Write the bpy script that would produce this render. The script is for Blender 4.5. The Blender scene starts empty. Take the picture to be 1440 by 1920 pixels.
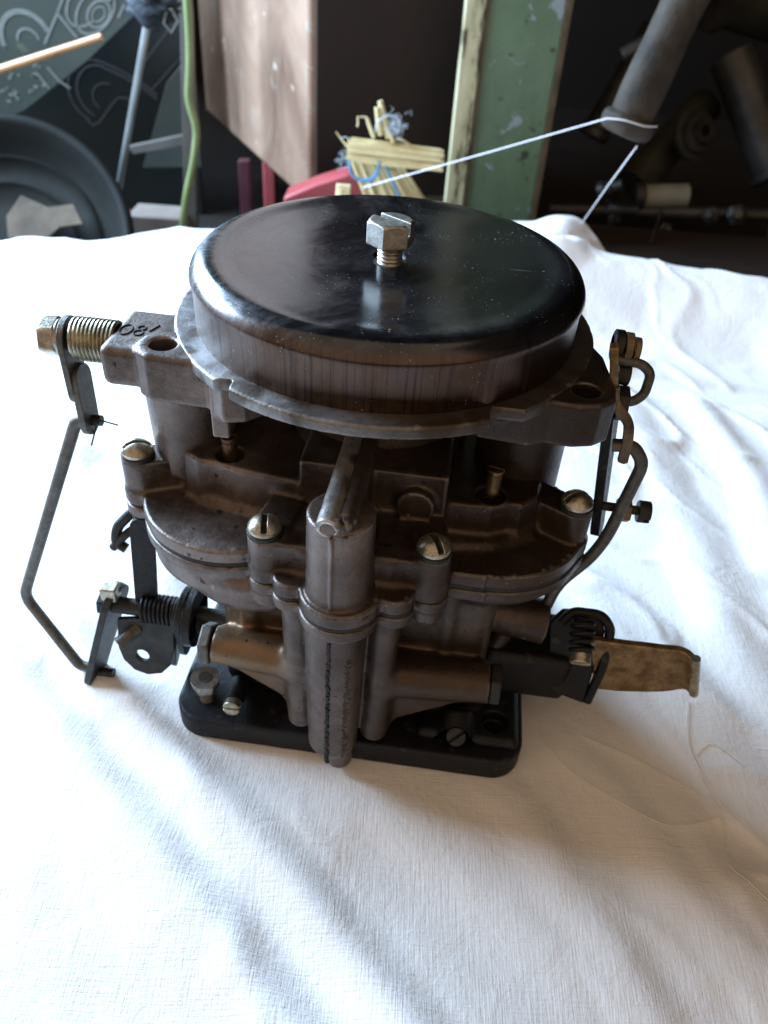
import bpy, bmesh, math, random
import numpy as np
from mathutils import Vector, Matrix
random.seed(7); np.random.seed(7)
scene = bpy.context.scene
COL = scene.collection
PSI = 0.08
G = 0.128            # height of the flange plane above the table top (m)

# ------------------------------------------------------------------ camera
cam_d = bpy.data.cameras.new("camera"); cam = bpy.data.objects.new("camera", cam_d); COL.objects.link(cam)
pit = 0.682555; rol = 0.0734236
Fv = Vector((0, math.cos(pit), -math.sin(pit))); Rv = Vector((1, 0, 0)); Uv = Rv.cross(Fv)
R2 = Rv*math.cos(rol) + Uv*math.sin(rol); U2 = -Rv*math.sin(rol) + Uv*math.cos(rol)
m = Matrix((R2, U2, -Fv)).transposed().to_4x4()
m.translation = Vector((3.3236e-3, -195.62e-3, 91.725e-3 + G))
cam.matrix_world = m
cam_d.sensor_fit = 'VERTICAL'; cam_d.sensor_height = 24.0; cam_d.sensor_width = 18.0
cam_d.lens = 24.0*1485.17/1920
cam_d.clip_start = 0.005; cam_d.clip_end = 50
cam_d.dof.use_dof = True; cam_d.dof.focus_distance = 0.190; cam_d.dof.aperture_fstop = 14.0
scene.camera = cam
# ------------------------------------------------------------------ light
w = bpy.data.worlds.new("World"); scene.world = w; w.use_nodes = True
bg = w.node_tree.nodes['Background']; bg.inputs[0].default_value = (0.42, 0.30, 0.20, 1); bg.inputs[1].default_value = 1.5
def area(name, loc, target, sx, sy, power, color):
    d = bpy.data.lights.new(name, 'AREA'); d.shape = 'RECTANGLE'; d.size = sx; d.size_y = sy; d.energy = power; d.color = color
    o = bpy.data.objects.new(name, d); COL.objects.link(o); o.location = loc
    o.rotation_euler = (Vector(target)-Vector(loc)).to_track_quat('-Z', 'Y').to_euler(); return o
area("doorway_light", (-0.76, 0.46, 0.45), (0, 0, 0.02), 0.80, 0.42, 43, (0.54, 0.75, 1.0))
scene.view_settings.view_transform = 'Standard'; scene.view_settings.look = 'None'
scene.view_settings.exposure = 0.0; scene.view_settings.gamma = 1.0

# ------------------------------------------------------------------ materials
class NT:
    def __init__(s, name):
        s.m = bpy.data.materials.new(name); s.m.use_nodes = True; s.t = s.m.node_tree
        s.b = s.t.nodes['Principled BSDF']; s.co = s.n('ShaderNodeTexCoord').outputs['Object']
    def n(s, ty, **kw):
        x = s.t.nodes.new(ty)
        for k, v in kw.items(): setattr(x, k, v)
        return x
    def l(s, a, b): s.t.links.new(a, b)
    def mapping(s, scale=(1, 1, 1), rot=(0, 0, 0), src=None):
        x = s.n('ShaderNodeMapping'); x.inputs['Scale'].default_value = scale; x.inputs['Rotation'].default_value = rot
        s.l(src or s.co, x.inputs[0]); return x.outputs[0]
    def noise(s, scale, detail=4, rough=.55, src=None, dist=0):
        x = s.n('ShaderNodeTexNoise'); x.inputs['Scale'].default_value = scale; x.inputs['Detail'].default_value = detail
        x.inputs['Roughness'].default_value = rough; x.inputs['Distortion'].default_value = dist
        s.l(src or s.co, x.inputs['Vector']); return x.outputs[0]
    def ramp(s, fac, stops):
        x = s.n('ShaderNodeValToRGB'); e = x.color_ramp.elements
        e[0].position = stops[0][0]; e[0].color = (*stops[0][1], 1) if len(stops[0][1]) == 3 else stops[0][1]
        e[1].position = stops[-1][0]; e[1].color = (*stops[-1][1], 1)
        for p, c in stops[1:-1]:
            k = e.new(p); k.color = (*c, 1)
        s.l(fac, x.inputs[0]); return x.outputs[0]
    def rng(s, fac, a, b, lo, hi):
        x = s.n('ShaderNodeMapRange'); s.l(fac, x.inputs[0])
        for i, v in zip((1, 2, 3, 4), (a, b, lo, hi)): x.inputs[i].default_value = v
        return x.outputs[0]
    def mix(s, fac, a, b, mode='MIX'):
        x = s.n('ShaderNodeMix', data_type='RGBA', blend_type=mode)
        if isinstance(fac, (int, float)): x.inputs[0].default_value = fac
        else: s.l(fac, x.inputs[0])
        for i, v in ((6, a), (7, b)):
            if isinstance(v, tuple): x.inputs[i].default_value = (*v, 1)
            else: s.l(v, x.inputs[i])
        return x.outputs[2]
    def math(s, op, a, b=0.0):
        x = s.n('ShaderNodeMath', operation=op)
        for i, v in ((0, a), (1, b)):
            if isinstance(v, (int, float)): x.inputs[i].default_value = v
            else: s.l(v, x.inputs[i])
        return x.outputs[0]
    def bump(s, h, dist, strength=1.0, prev=None):
        x = s.n('ShaderNodeBump'); x.inputs['Distance'].default_value = dist; x.inputs['Strength'].default_value = strength
        s.l(h, x.inputs['Height'])
        if prev: s.l(prev, x.inputs['Normal'])
        s.l(x.outputs[0], s.b.inputs['Normal']); return x.outputs[0]
    def set(s, k, v):
        if isinstance(v, (int, float)): s.b.inputs[k].default_value = v
        elif isinstance(v, tuple): s.b.inputs[k].default_value = (*v, 1)
        else: s.l(v, s.b.inputs[k])

def worn(name, c1, c2, metallic=.6, rough=(.35, .6), scale=90, bump=.00006, grain=1500, stain=None, stain_scale=160, st=(.66, .70), speck=None, oil_shade=None, tan=None, edge=0):
    t = NT(name)
    n = t.noise(scale, 6, .6)
    c = t.ramp(n, [(.35, c1), (.65, c2)])
    n2 = t.noise(scale*6, 4, .7)
    c = t.mix(.5, c, t.ramp(n2, [(.3, (.30, .28, .26)), (.72, (1.25, 1.25, 1.25))]), 'MULTIPLY')
    pit_ = t.noise(scale*22, 3, .6)
    c = t.mix(t.rng(pit_, .58, .70, 0, .45), c, (.03, .022, .018))
    if oil_shade or tan:
        sx_ = t.n('ShaderNodeSeparateXYZ'); t.l(t.co, sx_.inputs[0]); X_, Y_, Z_ = sx_.outputs
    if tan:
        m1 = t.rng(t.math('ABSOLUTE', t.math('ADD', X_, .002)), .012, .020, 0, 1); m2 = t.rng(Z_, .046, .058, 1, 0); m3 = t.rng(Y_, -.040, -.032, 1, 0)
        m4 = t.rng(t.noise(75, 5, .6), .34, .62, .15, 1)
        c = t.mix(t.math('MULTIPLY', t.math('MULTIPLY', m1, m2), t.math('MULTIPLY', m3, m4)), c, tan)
    if oil_shade:
        o1 = t.math('ADD', t.noise(26, 5, .6), t.math('MULTIPLY', X_, 4.5))  # patchy oil plus the shade of the right side, painted darker along X
        c = t.mix(t.rng(o1, .36, .68, 0, .85), c, oil_shade)
    if edge:
        ge = t.n('ShaderNodeNewGeometry')
        e_ = t.math('MULTIPLY', t.rng(ge.outputs['Pointiness'], .515, .57, 0, edge), t.rng(n2, .35, .6, .3, 1))
        c = t.mix(e_, c, (.42, .39, .38))
    if stain:
        v = t.noise(stain_scale, 1.5, .4, dist=.3)
        c = t.mix(t.rng(v, st[0], st[1], 0, .85), c, stain)
    if speck:
        v = t.noise(1400, 2, .5)
        c = t.mix(t.rng(v, .70, .74, 0, .6), c, speck)
    t.set('Base Color', c); t.set('Metallic', metallic)
    t.set('Roughness', t.rng(n2, .3, .7, rough[0], rough[1]))
    g = t.noise(grain, 3, .6)
    b = t.bump(n2, bump*2.2, .6); b = t.bump(pit_, bump*1.3, -.0 if False else .6, b); t.bump(g, bump*1.3, .8, b)
    return t.m

M = {}
M['cast'] = worn('weathered_cast_metal', (.088, .070, .060), (.25, .208, .190), .70, (.32, .52), 55, .00007, oil_shade=(.040, .028, .022), tan=(.20, .125, .065), edge=.55, stain=(.03, .022, .02), stain_scale=270, st=(.71, .73))
M['cast_oily_shaded'] = worn('oil_stained_shaded_cast_metal', (.052, .036, .028), (.22, .178, .160), .64, (.27, .48), 42, .00007, oil_shade=(.045, .029, .021), edge=.5, stain=(.02, .014, .012), stain_scale=280, st=(.71, .73), speck=(.35, .27, .2))
M['cast_brown'] = worn('varnish_browned_cast_metal', (.092, .070, .060), (.24, .195, .175), .64, (.32, .52), 48, .00007, oil_shade=(.035, .025, .020), edge=.5, stain=(.025, .018, .015), stain_scale=280, st=(.72, .74))
M['cast_tan'] = worn('tan_varnished_cast_arm', (.12, .065, .03), (.34, .26, .18), .5, (.3, .5), 60, .00006, stain=(.06, .035, .02), stain_scale=260)
M['tube'] = worn('bare_pale_metal_tube', (.34, .32, .30), (.72, .71, .70), .7, (.3, .5), 45, .00009, stain=(.05, .03, .02), stain_scale=150, st=(.55, .66), edge=.5)
M['flange'] = worn('pale_zinc_flange', (.20, .20, .20), (.40, .41, .43), .6, (.36, .56), 70, .00007, oil_shade=(.055, .042, .032), edge=.5, stain=(.06, .042, .028), stain_scale=120, st=(.52, .62))
M['black'] = worn('oily_black_iron', (.002, .002, .0025), (.007, .007, .008), .0, (.35, .55), 80, .00014, stain=(.03, .026, .022), stain_scale=260, st=(.66, .74))
M['blackplastic'] = worn('matt_black_base', (.0045, .005, .008), (.009, .010, .015), 0.0, (.42, .6), 120, .00010, stain=(.035, .033, .032), stain_scale=300, st=(.64, .72))
M['steel'] = worn('aged_steel', (.10, .095, .085), (.17, .165, .15), .75, (.35, .6), 420, .00006, 1800)
M['darksteel'] = worn('dark_oxidised_steel', (.018, .019, .020), (.050, .050, .046), .6, (.35, .6), 180, .00008)
M['bright'] = worn('bright_zinc_steel', (.30, .30, .27), (.62, .61, .56), .85, (.3, .5), 240, .00004)
M['silver'] = worn('dull_nickel_screw', (.30, .27, .20), (.66, .62, .52), .85, (.25, .42), 260, .00003)
M['brass'] = worn('dark_brass', (.10, .055, .03), (.30, .19, .10), .85, (.3, .5), 260, .00003)
M['rusty'] = worn('rust_tinted_steel', (.10, .06, .035), (.28, .20, .12), .6, (.35, .6), 160, .00006)
M['bronze'] = worn('golden_brown_lever', (.17, .105, .05), (.40, .29, .16), .65, (.3, .5), 220, .00006)
for k_ in ('black', 'blackplastic'): M[k_].node_tree.nodes['Principled BSDF'].inputs['Specular IOR Level'].default_value = .3
M['gasket'] = worn('black_gasket', (.008, .007, .007), (.02, .017, .015), 0, (.5, .8), 300, .00006)
M['ink'] = worn('dark_engraving', (.02, .017, .016), (.04, .033, .03), .2, (.5, .8), 300, .00003)
M['springm'] = worn('spring_steel_brassy', (.22, .20, .13), (.50, .47, .36), .9, (.25, .4), 260, .00002)

def lid_mat():
    t = NT('polished_dark_steel_lid')
    sep = t.n('ShaderNodeSeparateXYZ'); t.l(t.co, sep.inputs[0])
    x, y, z = sep.outputs
    r = t.math('SQRT', t.math('ADD', t.math('MULTIPLY', x, x), t.math('MULTIPLY', y, y)))
    ang = t.math('ARCTAN2', y, x)
    cmb = t.n('ShaderNodeCombineXYZ'); t.l(t.math('MULTIPLY', ang, .05), cmb.inputs[0]); t.l(r, cmb.inputs[1]); t.l(z, cmb.inputs[2])
    polar = cmb.outputs[0]
    streak = t.noise(1, 4, .6, src=t.mapping((1500, 30, 18), src=polar))      # vertical drawn marks on the wall
    ring = t.noise(1, 5, .65, src=t.mapping((25, 1900, 25), src=polar))       # turning marks on the top
    blot = t.noise(60, 5, .6)
    wallmask = t.rng(z, G+.0118, G+.0152, 1, 0)
    top = t.ramp(blot, [(.3, (.036, .038, .047)), (.7, (.088, .093, .11))])
    wall = t.ramp(blot, [(.3, (.070, .036, .021)), (.5, (.115, .074, .055)), (.7, (.12, .092, .092))])
    wall = t.mix(t.rng(streak, .5, .66, 0, .75), wall, (.03, .022, .022))
    c = t.mix(wallmask, top, wall)
    sp = t.noise(1500, 2, .5)
    spb = t.noise(70, 3, .5)
    spm = t.math('MULTIPLY', t.rng(sp, .69, .73, 0, .8), t.rng(spb, .45, .62, 0, 1))
    scr = t.noise(1, 3, .5, src=t.mapping((60, 1700, 60), rot=(0, 0, .9)))
    scm = t.math('MULTIPLY', t.rng(scr, .72, .76, 0, .6), t.rng(spb, .5, .62, 0, 1))
    dust = t.math('MAXIMUM', spm, scm)
    c = t.mix(t.math('MULTIPLY', dust, .8), c, (.55, .53, .5))
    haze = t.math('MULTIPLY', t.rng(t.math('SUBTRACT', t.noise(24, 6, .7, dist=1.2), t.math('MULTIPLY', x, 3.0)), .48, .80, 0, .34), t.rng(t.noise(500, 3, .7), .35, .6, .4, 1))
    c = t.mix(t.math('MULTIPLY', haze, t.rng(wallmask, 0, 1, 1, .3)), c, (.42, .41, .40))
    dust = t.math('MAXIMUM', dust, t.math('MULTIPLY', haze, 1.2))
    t.set('Base Color', c); t.set('Metallic', t.rng(dust, 0, 1, .92, .1))
    ro = t.math('ADD', t.rng(blot, .3, .75, .12, .24), t.math('MULTIPLY', t.rng(ring, .55, .8, 0, .07), 1.0))
    ro = t.math('ADD', ro, t.math('MULTIPLY', wallmask, .14))
    ro = t.math('ADD', ro, t.math('MULTIPLY', dust, .4))
    t.set('Roughness', ro)
    b1 = t.bump(t.math('MULTIPLY', streak, wallmask), .00009, .8)
    b2 = t.bump(ring, .000006, .5, b1)
    t.bump(t.noise(45, 2, .5), .00012, .6, b2)
    return t.m
M['lid'] = lid_mat()

def cloth_mat():
    t = NT('white_cotton_cloth')
    a = t.noise(1, 3, .6, src=t.mapping((1700, 90, 200), rot=(0, 0, .62)))
    b = t.noise(1, 3, .6, src=t.mapping((90, 1700, 200), rot=(0, 0, .62)))
    wv = t.math('ADD', a, b)
    big = t.noise(14, 4, .55)
    c = t.ramp(big, [(.3, (.76, .745, .725)), (.7, (.85, .84, .83))])
    st = t.noise(34, 4, .6)
    c = t.mix(t.rng(st, .66, .76, 0, .2), c, (.60, .57, .50))
    c = t.mix(t.rng(wv, .75, 1.35, .0, .13), c, (.56, .53, .50))
    t.set('Base Color', c); t.set('Roughness', .9); t.set('Specular IOR Level', .15)
    t.b.inputs['Sheen Weight'].default_value = .25
    k = t.bump(wv, .00020, .8)
    k = t.bump(t.noise(420, 4, .65), .00026, .7, k)
    t.bump(t.noise(70, 5, .6, dist=.8), .0011, .45, k)
    return t.m
M['cloth'] = cloth_mat()

def simple(name, c1, c2, rough=.7, scale=20, metallic=0, bump=.0005, mp=(1, 1, 1), bs=None, fleck=None, fs=60, ft=(.58, .62), coat=0):
    t = NT(name); src = t.mapping(mp)
    n = t.noise(scale, 6, .6, src=src)
    c = t.ramp(n, [(.3, c1), (.7, c2)])
    if fleck:
        f = t.noise(fs, 5, .6, dist=.6); c = t.mix(t.rng(f, ft[0], ft[1], 0, 1), c, fleck)
    t.set('Base Color', c); t.set('Roughness', rough); t.set('Metallic', metallic)
    t.bump(t.noise(bs or scale*3, 5, .6, src=src), bump, .6)
    return t.m

# ------------------------------------------------------------------ object helpers
def tag(o, label=None, cat=None, group=None, kind=None):
    if label: o['label'] = label
    if cat: o['category'] = cat
    if group: o['group'] = group
    if kind: o['kind'] = kind
    return o
def empty(name, loc, label, cat, rz=0, group=None):
    o = bpy.data.objects.new(name, None); COL.objects.link(o); o.location = loc; o.rotation_euler = (0, 0, rz)
    o.empty_display_size = .02
    return tag(o, label, cat, group)
def link(name, me, mat, parent=None, smooth=True):
    if not me.materials: me.materials.append(mat)
    if smooth and len(me.polygons): me.polygons.foreach_set('use_smooth', [True]*len(me.polygons))
    o = bpy.data.objects.new(name, me); COL.objects.link(o)
    if parent is not None: o.parent = parent
    return o
def from_bm(name, bm, mat, parent=None, smooth=False, bevel=0, seg=2, angle=40):
    bmesh.ops.recalc_face_normals(bm, faces=bm.faces[:])
    me = bpy.data.meshes.new(name); bm.to_mesh(me); bm.free()
    o = link(name, me, mat, parent, smooth=True)
    if bevel:
        md = o.modifiers.new('bevel', 'BEVEL'); md.width = bevel; md.segments = seg; md.limit_method = 'ANGLE'; md.angle_limit = math.radians(35)
        md.harden_normals = False
    if not smooth:
        me.set_sharp_from_angle(angle=math.radians(angle))
    return o
S = .001
def V(x, y, z): return Vector((x*S, y*S, z*S + G))        # body millimetres -> metres above the table

# ---- SDF modelling (in body mm) and surface nets
class SDF:
    def __init__(s, lo, hi, h):
        s.lo = np.array(lo, np.float32); s.h = h
        n = [int(math.ceil((hi[i]-lo[i])/h))+1 for i in range(3)]
        s.x = (lo[0]+h*np.arange(n[0], dtype=np.float32))[:, None, None]
        s.y = (lo[1]+h*np.arange(n[1], dtype=np.float32))[None, :, None]
        s.z = (lo[2]+h*np.arange(n[2], dtype=np.float32))[None, None, :]
        s.d = np.full(n, 1e3, np.float32)
    def add(s, f, k=0):
        if k <= 0: np.minimum(s.d, f, out=s.d)
        else:
            hh = np.maximum(k-np.abs(s.d-f), 0)/k; s.d = np.minimum(s.d, f)-hh*hh*k*.25
        s.d = s.d.astype(np.float32); return s
    def sub(s, f, k=0):
        g = -f
        if k <= 0: s.d = np.maximum(s.d, g)
        else:
            hh = np.maximum(k-np.abs(s.d-g), 0)/k; s.d = np.maximum(s.d, g)+hh*hh*k*.25
        s.d = s.d.astype(np.float32); return s
    def ex(s, d2, z0, z1, r=0, ax='z'):
        q = {'x': s.x, 'y': s.y, 'z': s.z}[ax]
        a = d2+r; b = np.abs(q-(z0+z1)/2)-(abs(z1-z0)/2-r)
        return np.minimum(np.maximum(a, b), 0)+np.sqrt(np.maximum(a, 0)**2+np.maximum(b, 0)**2)-r
    def box(s, x0, x1, y0, y1, z0, z1, r=0):
        a = np.abs(s.x-(x0+x1)/2)-((x1-x0)/2-r); b = np.abs(s.y-(y0+y1)/2)-((y1-y0)/2-r); c = np.abs(s.z-(z0+z1)/2)-((z1-z0)/2-r)
        return np.sqrt(np.maximum(a, 0)**2+np.maximum(b, 0)**2+np.maximum(c, 0)**2)+np.minimum(np.maximum(np.maximum(a, b), c), 0)-r
    def circ(s, cx, cy, r): return np.sqrt((s.x-cx)**2+(s.y-cy)**2)-r
    def cz(s, cx, cy, r, z0, z1, rd=0): return s.ex(s.circ(cx, cy, r), z0, z1, rd)
    def poly(s, pts):
        x = s.x[:, :, 0]; y = s.y[:, :, 0]; n = len(pts); d = np.full(np.broadcast(x, y).shape, 1e9, np.float32); sg = np.ones(d.shape, np.float32)
        for i in range(n):
            ax, ay = pts[i]; bx, by = pts[i-1]
            ex, ey = bx-ax, by-ay; wx, wy = x-ax, y-ay
            t = np.clip((wx*ex+wy*ey)/(ex*ex+ey*ey), 0, 1)
            d = np.minimum(d, (wx-ex*t)**2+(wy-ey*t)**2)
            c1 = y >= ay; c2 = y < by; c3 = ex*wy > ey*wx
            fl = (c1 & c2 & c3) | (~c1 & ~c2 & ~c3); sg = np.where(fl, -sg, sg)
        return (np.sqrt(d)*sg)[:, :, None]
    def cap(s, a, b, ra, rb=None):
        rb = ra if rb is None else rb
        a = np.array(a, float); b = np.array(b, float); e = b-a
        px, py, pz = s.x-a[0], s.y-a[1], s.z-a[2]
        t = np.clip((px*e[0]+py*e[1]+pz*e[2])/(e@e), 0, 1)
        return np.sqrt((px-e[0]*t)**2+(py-e[1]*t)**2+(pz-e[2]*t)**2)-(ra+(rb-ra)*t)
    def cyl(s, a, b, ra, rb=None, rd=0):
        rb = ra if rb is None else rb
        a = np.array(a, float); b = np.array(b, float); e = b-a; L = math.sqrt(e@e); e /= L
        px, py, pz = s.x-a[0], s.y-a[1], s.z-a[2]
        t = px*e[0]+py*e[1]+pz*e[2]
        rr = np.sqrt(np.maximum(px*px+py*py+pz*pz-t*t, 0))
        q1 = rr-(ra+(rb-ra)*np.clip(t/L, 0, 1))+rd; q2 = np.abs(t-L/2)-L/2+rd
        return np.minimum(np.maximum(q1, q2), 0)+np.sqrt(np.maximum(q1, 0)**2+np.maximum(q2, 0)**2)-rd
    def sph(s, cx, cy, cz, r): return np.sqrt((s.x-cx)**2+(s.y-cy)**2+(s.z-cz)**2)-r
    def mesh(s, name):
        d = s.d; nx, ny, nz = d.shape; sg = d < 0
        c = np.zeros((nx-1, ny-1, nz-1), np.uint8)
        for i in (0, 1):
            for j in (0, 1):
                for k in (0, 1): c += sg[i:nx-1+i, j:ny-1+j, k:nz-1+k]
        act = np.argwhere((c > 0) & (c < 8)); idx = -np.ones(c.shape, np.int32); idx[tuple(act.T)] = np.arange(len(act))
        acc = np.zeros((len(act), 3)); cnt = np.zeros(len(act))
        cor = [(i, j, k) for i in (0, 1) for j in (0, 1) for k in (0, 1)]
        for a in cor:
            for ax in range(3):
                if a[ax]: continue
                b = list(a); b[ax] = 1
                da = d[act[:, 0]+a[0], act[:, 1]+a[1], act[:, 2]+a[2]]; db = d[act[:, 0]+b[0], act[:, 1]+b[1], act[:, 2]+b[2]]
                mk = (da < 0) != (db < 0)
                t = np.where(mk, da/np.where(mk, da-db, 1), 0)
                p = np.tile(np.array(a, float), (len(act), 1)); p[:, ax] = t
                acc[mk] += p[mk]; cnt[mk] += 1
        v = (act+acc/cnt[:, None])*s.h+s.lo
        quads = []
        for ax in range(3):
            sl0 = [slice(None)]*3; sl1 = [slice(None)]*3; sl0[ax] = slice(0, -1); sl1[ax] = slice(1, None)
            e = sg[tuple(sl0)] != sg[tuple(sl1)]
            o1, o2 = [i for i in range(3) if i != ax]
            p = np.argwhere(e); p = p[(p[:, o1] > 0) & (p[:, o2] > 0) & (p[:, o1] < d.shape[o1]-1) & (p[:, o2] < d.shape[o2]-1)]
            def cell(a, b):
                q = p.copy(); q[:, o1] -= a; q[:, o2] -= b; return idx[tuple(q.T)]
            Q = np.stack([cell(0, 0), cell(1, 0), cell(1, 1), cell(0, 1)], -1)
            ins = sg[tuple(p.T)]
            flip = ins if ax != 1 else ~ins
            Q[~flip] = Q[~flip][:, ::-1]
            quads.append(Q)
        Q = np.concatenate(quads)
        v = v*S; v[:, 2] += G
        me = bpy.data.meshes.new(name); me.vertices.add(len(v)); me.vertices.foreach_set('co', v.astype(np.float32).ravel())
        me.loops.add(Q.size); me.loops.foreach_set('vertex_index', Q.astype(np.int32).ravel())
        me.polygons.add(len(Q)); me.polygons.foreach_set('loop_start', np.arange(0, Q.size, 4, dtype=np.int32))
        me.update(calc_edges=True); me.validate()
        return me

def sdf_obj(name, f, mat, parent): return link(name, f.mesh(name), mat, parent)

# ---- swept tube, lathe, plates
def round_path(pts, rad, n=6):
    pts = [Vector(p) for p in pts]
    if rad <= 0 or len(pts) < 3: return pts
    out = [pts[0]]
    for i in range(1, len(pts)-1):
        a, b, c = pts[i-1], pts[i], pts[i+1]
        u = (a-b); v = (c-b); k = min(rad, u.length*.45, v.length*.45)
        p0 = b+u.normalized()*k; p1 = b+v.normalized()*k
        for j in range(n+1):
            t = j/n; out.append(p0*(1-t)**2+b*2*t*(1-t)+p1*t*t)
    out.append(pts[-1]); return out
def sweep(bm, pts, r, seg=12, cap=True):
    pts = [Vector(p) for p in pts]; n = len(pts)
    rs = r if isinstance(r, (list, tuple)) else [r]*n
    t0 = (pts[1]-pts[0]).normalized(); up = Vector((0, 0, 1)) if abs(t0.z) < .9 else Vector((1, 0, 0))
    u = t0.cross(up).normalized(); rings = []
    for i, p in enumerate(pts):
        t = (pts[min(i+1, n-1)]-pts[max(i-1, 0)]).normalized()
        u = (u-t*u.dot(t)).normalized(); v = t.cross(u)
        rings.append([bm.verts.new(p+(u*math.cos(2*math.pi*k/seg)+v*math.sin(2*math.pi*k/seg))*rs[i]) for k in range(seg)])
    for a, b in zip(rings[:-1], rings[1:]):
        for k in range(seg): bm.faces.new((a[k], a[(k+1) % seg], b[(k+1) % seg], b[k]))
    if cap: bm.faces.new(rings[0]); bm.faces.new(rings[-1][::-1])
def tube(name, pts, r, mat, parent=None, rad=0, seg=12, local=True):
    P = [V(*p) for p in pts] if local else [Vector(p) for p in pts]
    bm = bmesh.new(); sweep(bm, round_path(P, rad), r, seg)
    return from_bm(name, bm, mat, parent)
def lathe(name, prof, mat, parent=None, seg=96, c=(0, 0, 0), axis=None, angle=30, world=False):
    """prof (r,z) mm; axis: direction of the profile's z, c its origin in body mm"""
    bm = bmesh.new(); ax = Vector(axis or (0, 0, 1)).normalized(); q = Vector((0, 0, 1)).rotation_difference(ax)
    org = Vector(c) if world else V(*c); rings = []
    for r, z in prof:
        if r < 1e-6: rings.append([bm.verts.new(org+q@Vector((0, 0, z*S)))]); continue
        rings.append([bm.verts.new(org+q@Vector((r*S*math.cos(2*math.pi*k/seg), r*S*math.sin(2*math.pi*k/seg), z*S))) for k in range(seg)])
    for a, b in zip(rings[:-1], rings[1:]):
        for k in range(seg):
            k2 = (k+1) % seg
            if len(a) == 1: bm.faces.new((a[0], b[k], b[k2]))
            elif len(b) == 1: bm.faces.new((a[k], b[0], a[k2]))
            else: bm.faces.new((a[k], a[k2], b[k2], b[k]))
    return from_bm(name, bm, mat, parent, angle=angle)
def slot2(a, b, ra, rb, n=10):
    """outline of a strip with rounded ends"""
    a = Vector(a); b = Vector(b); t = math.atan2(b.y-a.y, b.x-a.x); out = []
    for i in range(n+1):
        q = t+math.pi/2+math.pi*i/n; out.append((a.x+ra*math.cos(q), a.y+ra*math.sin(q)))
    for i in range(n+1):
        q = t-math.pi/2+math.pi*i/n; out.append((b.x+rb*math.cos(q), b.y+rb*math.sin(q)))
    return out
def plate(name, outline, th, frame, mat, parent=None, holes=(), bevel=.25):
    """outline (mm) in a plane: frame = (origin body mm, u, v); extruded th mm both ways about the plane"""
    o, u, v = V(*frame[0]), Vector(frame[1]).normalized(), Vector(frame[2]).normalized(); n = u.cross(v)
    bm = bmesh.new()
    edges = []
    for loop in [outline]+[[(cx+r*math.cos(k*math.pi/10), cy+r*math.sin(k*math.pi/10)) for k in range(20)] for cx, cy, r in holes]:
        vs = [bm.verts.new(o+u*a*S+v*b*S-n*th*S/2) for a, b in loop]
        edges += [bm.edges.new((vs[i], vs[(i+1) % len(vs)])) for i in range(len(vs))]
    res = bmesh.ops.triangle_fill(bm, use_beauty=True, use_dissolve=False, edges=edges)
    if holes:
        for f in list(bm.faces):
            c = f.calc_center_median()-o; a, b = c.dot(u)/S, c.dot(v)/S
            if any((a-cx)**2+(b-cy)**2 < (r*.97)**2 for cx, cy, r in holes) and all(any(abs(((vv.co-o).dot(u)/S-cx)**2+((vv.co-o).dot(v)/S-cy)**2-r*r) < .01*r for cx, cy, r in holes) for vv in f.verts):
                bm.faces.remove(f)
    ex = bmesh.ops.extrude_face_region(bm, geom=bm.faces[:])
    bmesh.ops.translate(bm, verts=[e for e in ex['geom'] if isinstance(e, bmesh.types.BMVert)], vec=n*th*S)
    return from_bm(name, bm, mat, parent, bevel=bevel*S, angle=35)
def helix(name, a, b, R, r, turns, mat, parent=None, seg=8):
    a = V(*a); b = V(*b); ax = (b-a).normalized(); u = ax.orthogonal().normalized(); v = ax.cross(u)
    N = int(turns*20); pts = [a+(b-a)*(i/N)+(u*math.cos(2*math.pi*turns*i/N)+v*math.sin(2*math.pi*turns*i/N))*R*S for i in range(N+1)]
    bm = bmesh.new(); sweep(bm, pts, r*S, seg); return from_bm(name, bm, mat, parent)
def thread_prof(r, z0, z1, pitch=1.0, depth=.45):
    p = [(0, z0), (r-depth, z0)]; z = z0
    while z < z1-pitch*.9:
        p += [(r, z+pitch*.45), (r, z+pitch*.6), (r-depth, z+pitch)]; z += pitch
    return p+[(r-depth, z1), (0, z1)]
def hexpts(r, rot=0): return [(r*math.cos(rot+k*math.pi/3), r*math.sin(rot+k*math.pi/3)) for k in range(6)]

# ================================================================== CARBURETTOR
carb = empty('carburetor', (0, 0, 0), 'old grey-brown cast metal carburetor with round dark lid standing on the white cloth', 'carburetor', -PSI)

# ---- lid
pr = [(0, 14.5), (48.2, 14.5), (48.2, 0), (49.2, 0), (49.3, 10.2)]
for i in range(1, 11):
    a = math.pi/2*i/10; pr.append((44.3+5.6*math.cos(a)+.1, 10.9+5.6*math.sin(a)))
pr += [(43.2, 16.47), (41.8, 16.36), (40.2, 16.2), (38, 16.08), (30, 16.0), (15, 15.9), (4.2, 15.9), (4.2, 14.7), (0, 14.7)]
lid = lathe('lid', pr, M['lid'], carb, seg=160, angle=50)
lid['label'] = 'round polished dark steel lid with a browned side wall'
hole = lathe('bolt_hole', [(0, 15.93), (4.1, 15.93), (4.1, 15.2), (0, 15.2)], M['ink'], lid, 32, c=(.6, -4.2, 0))
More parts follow.
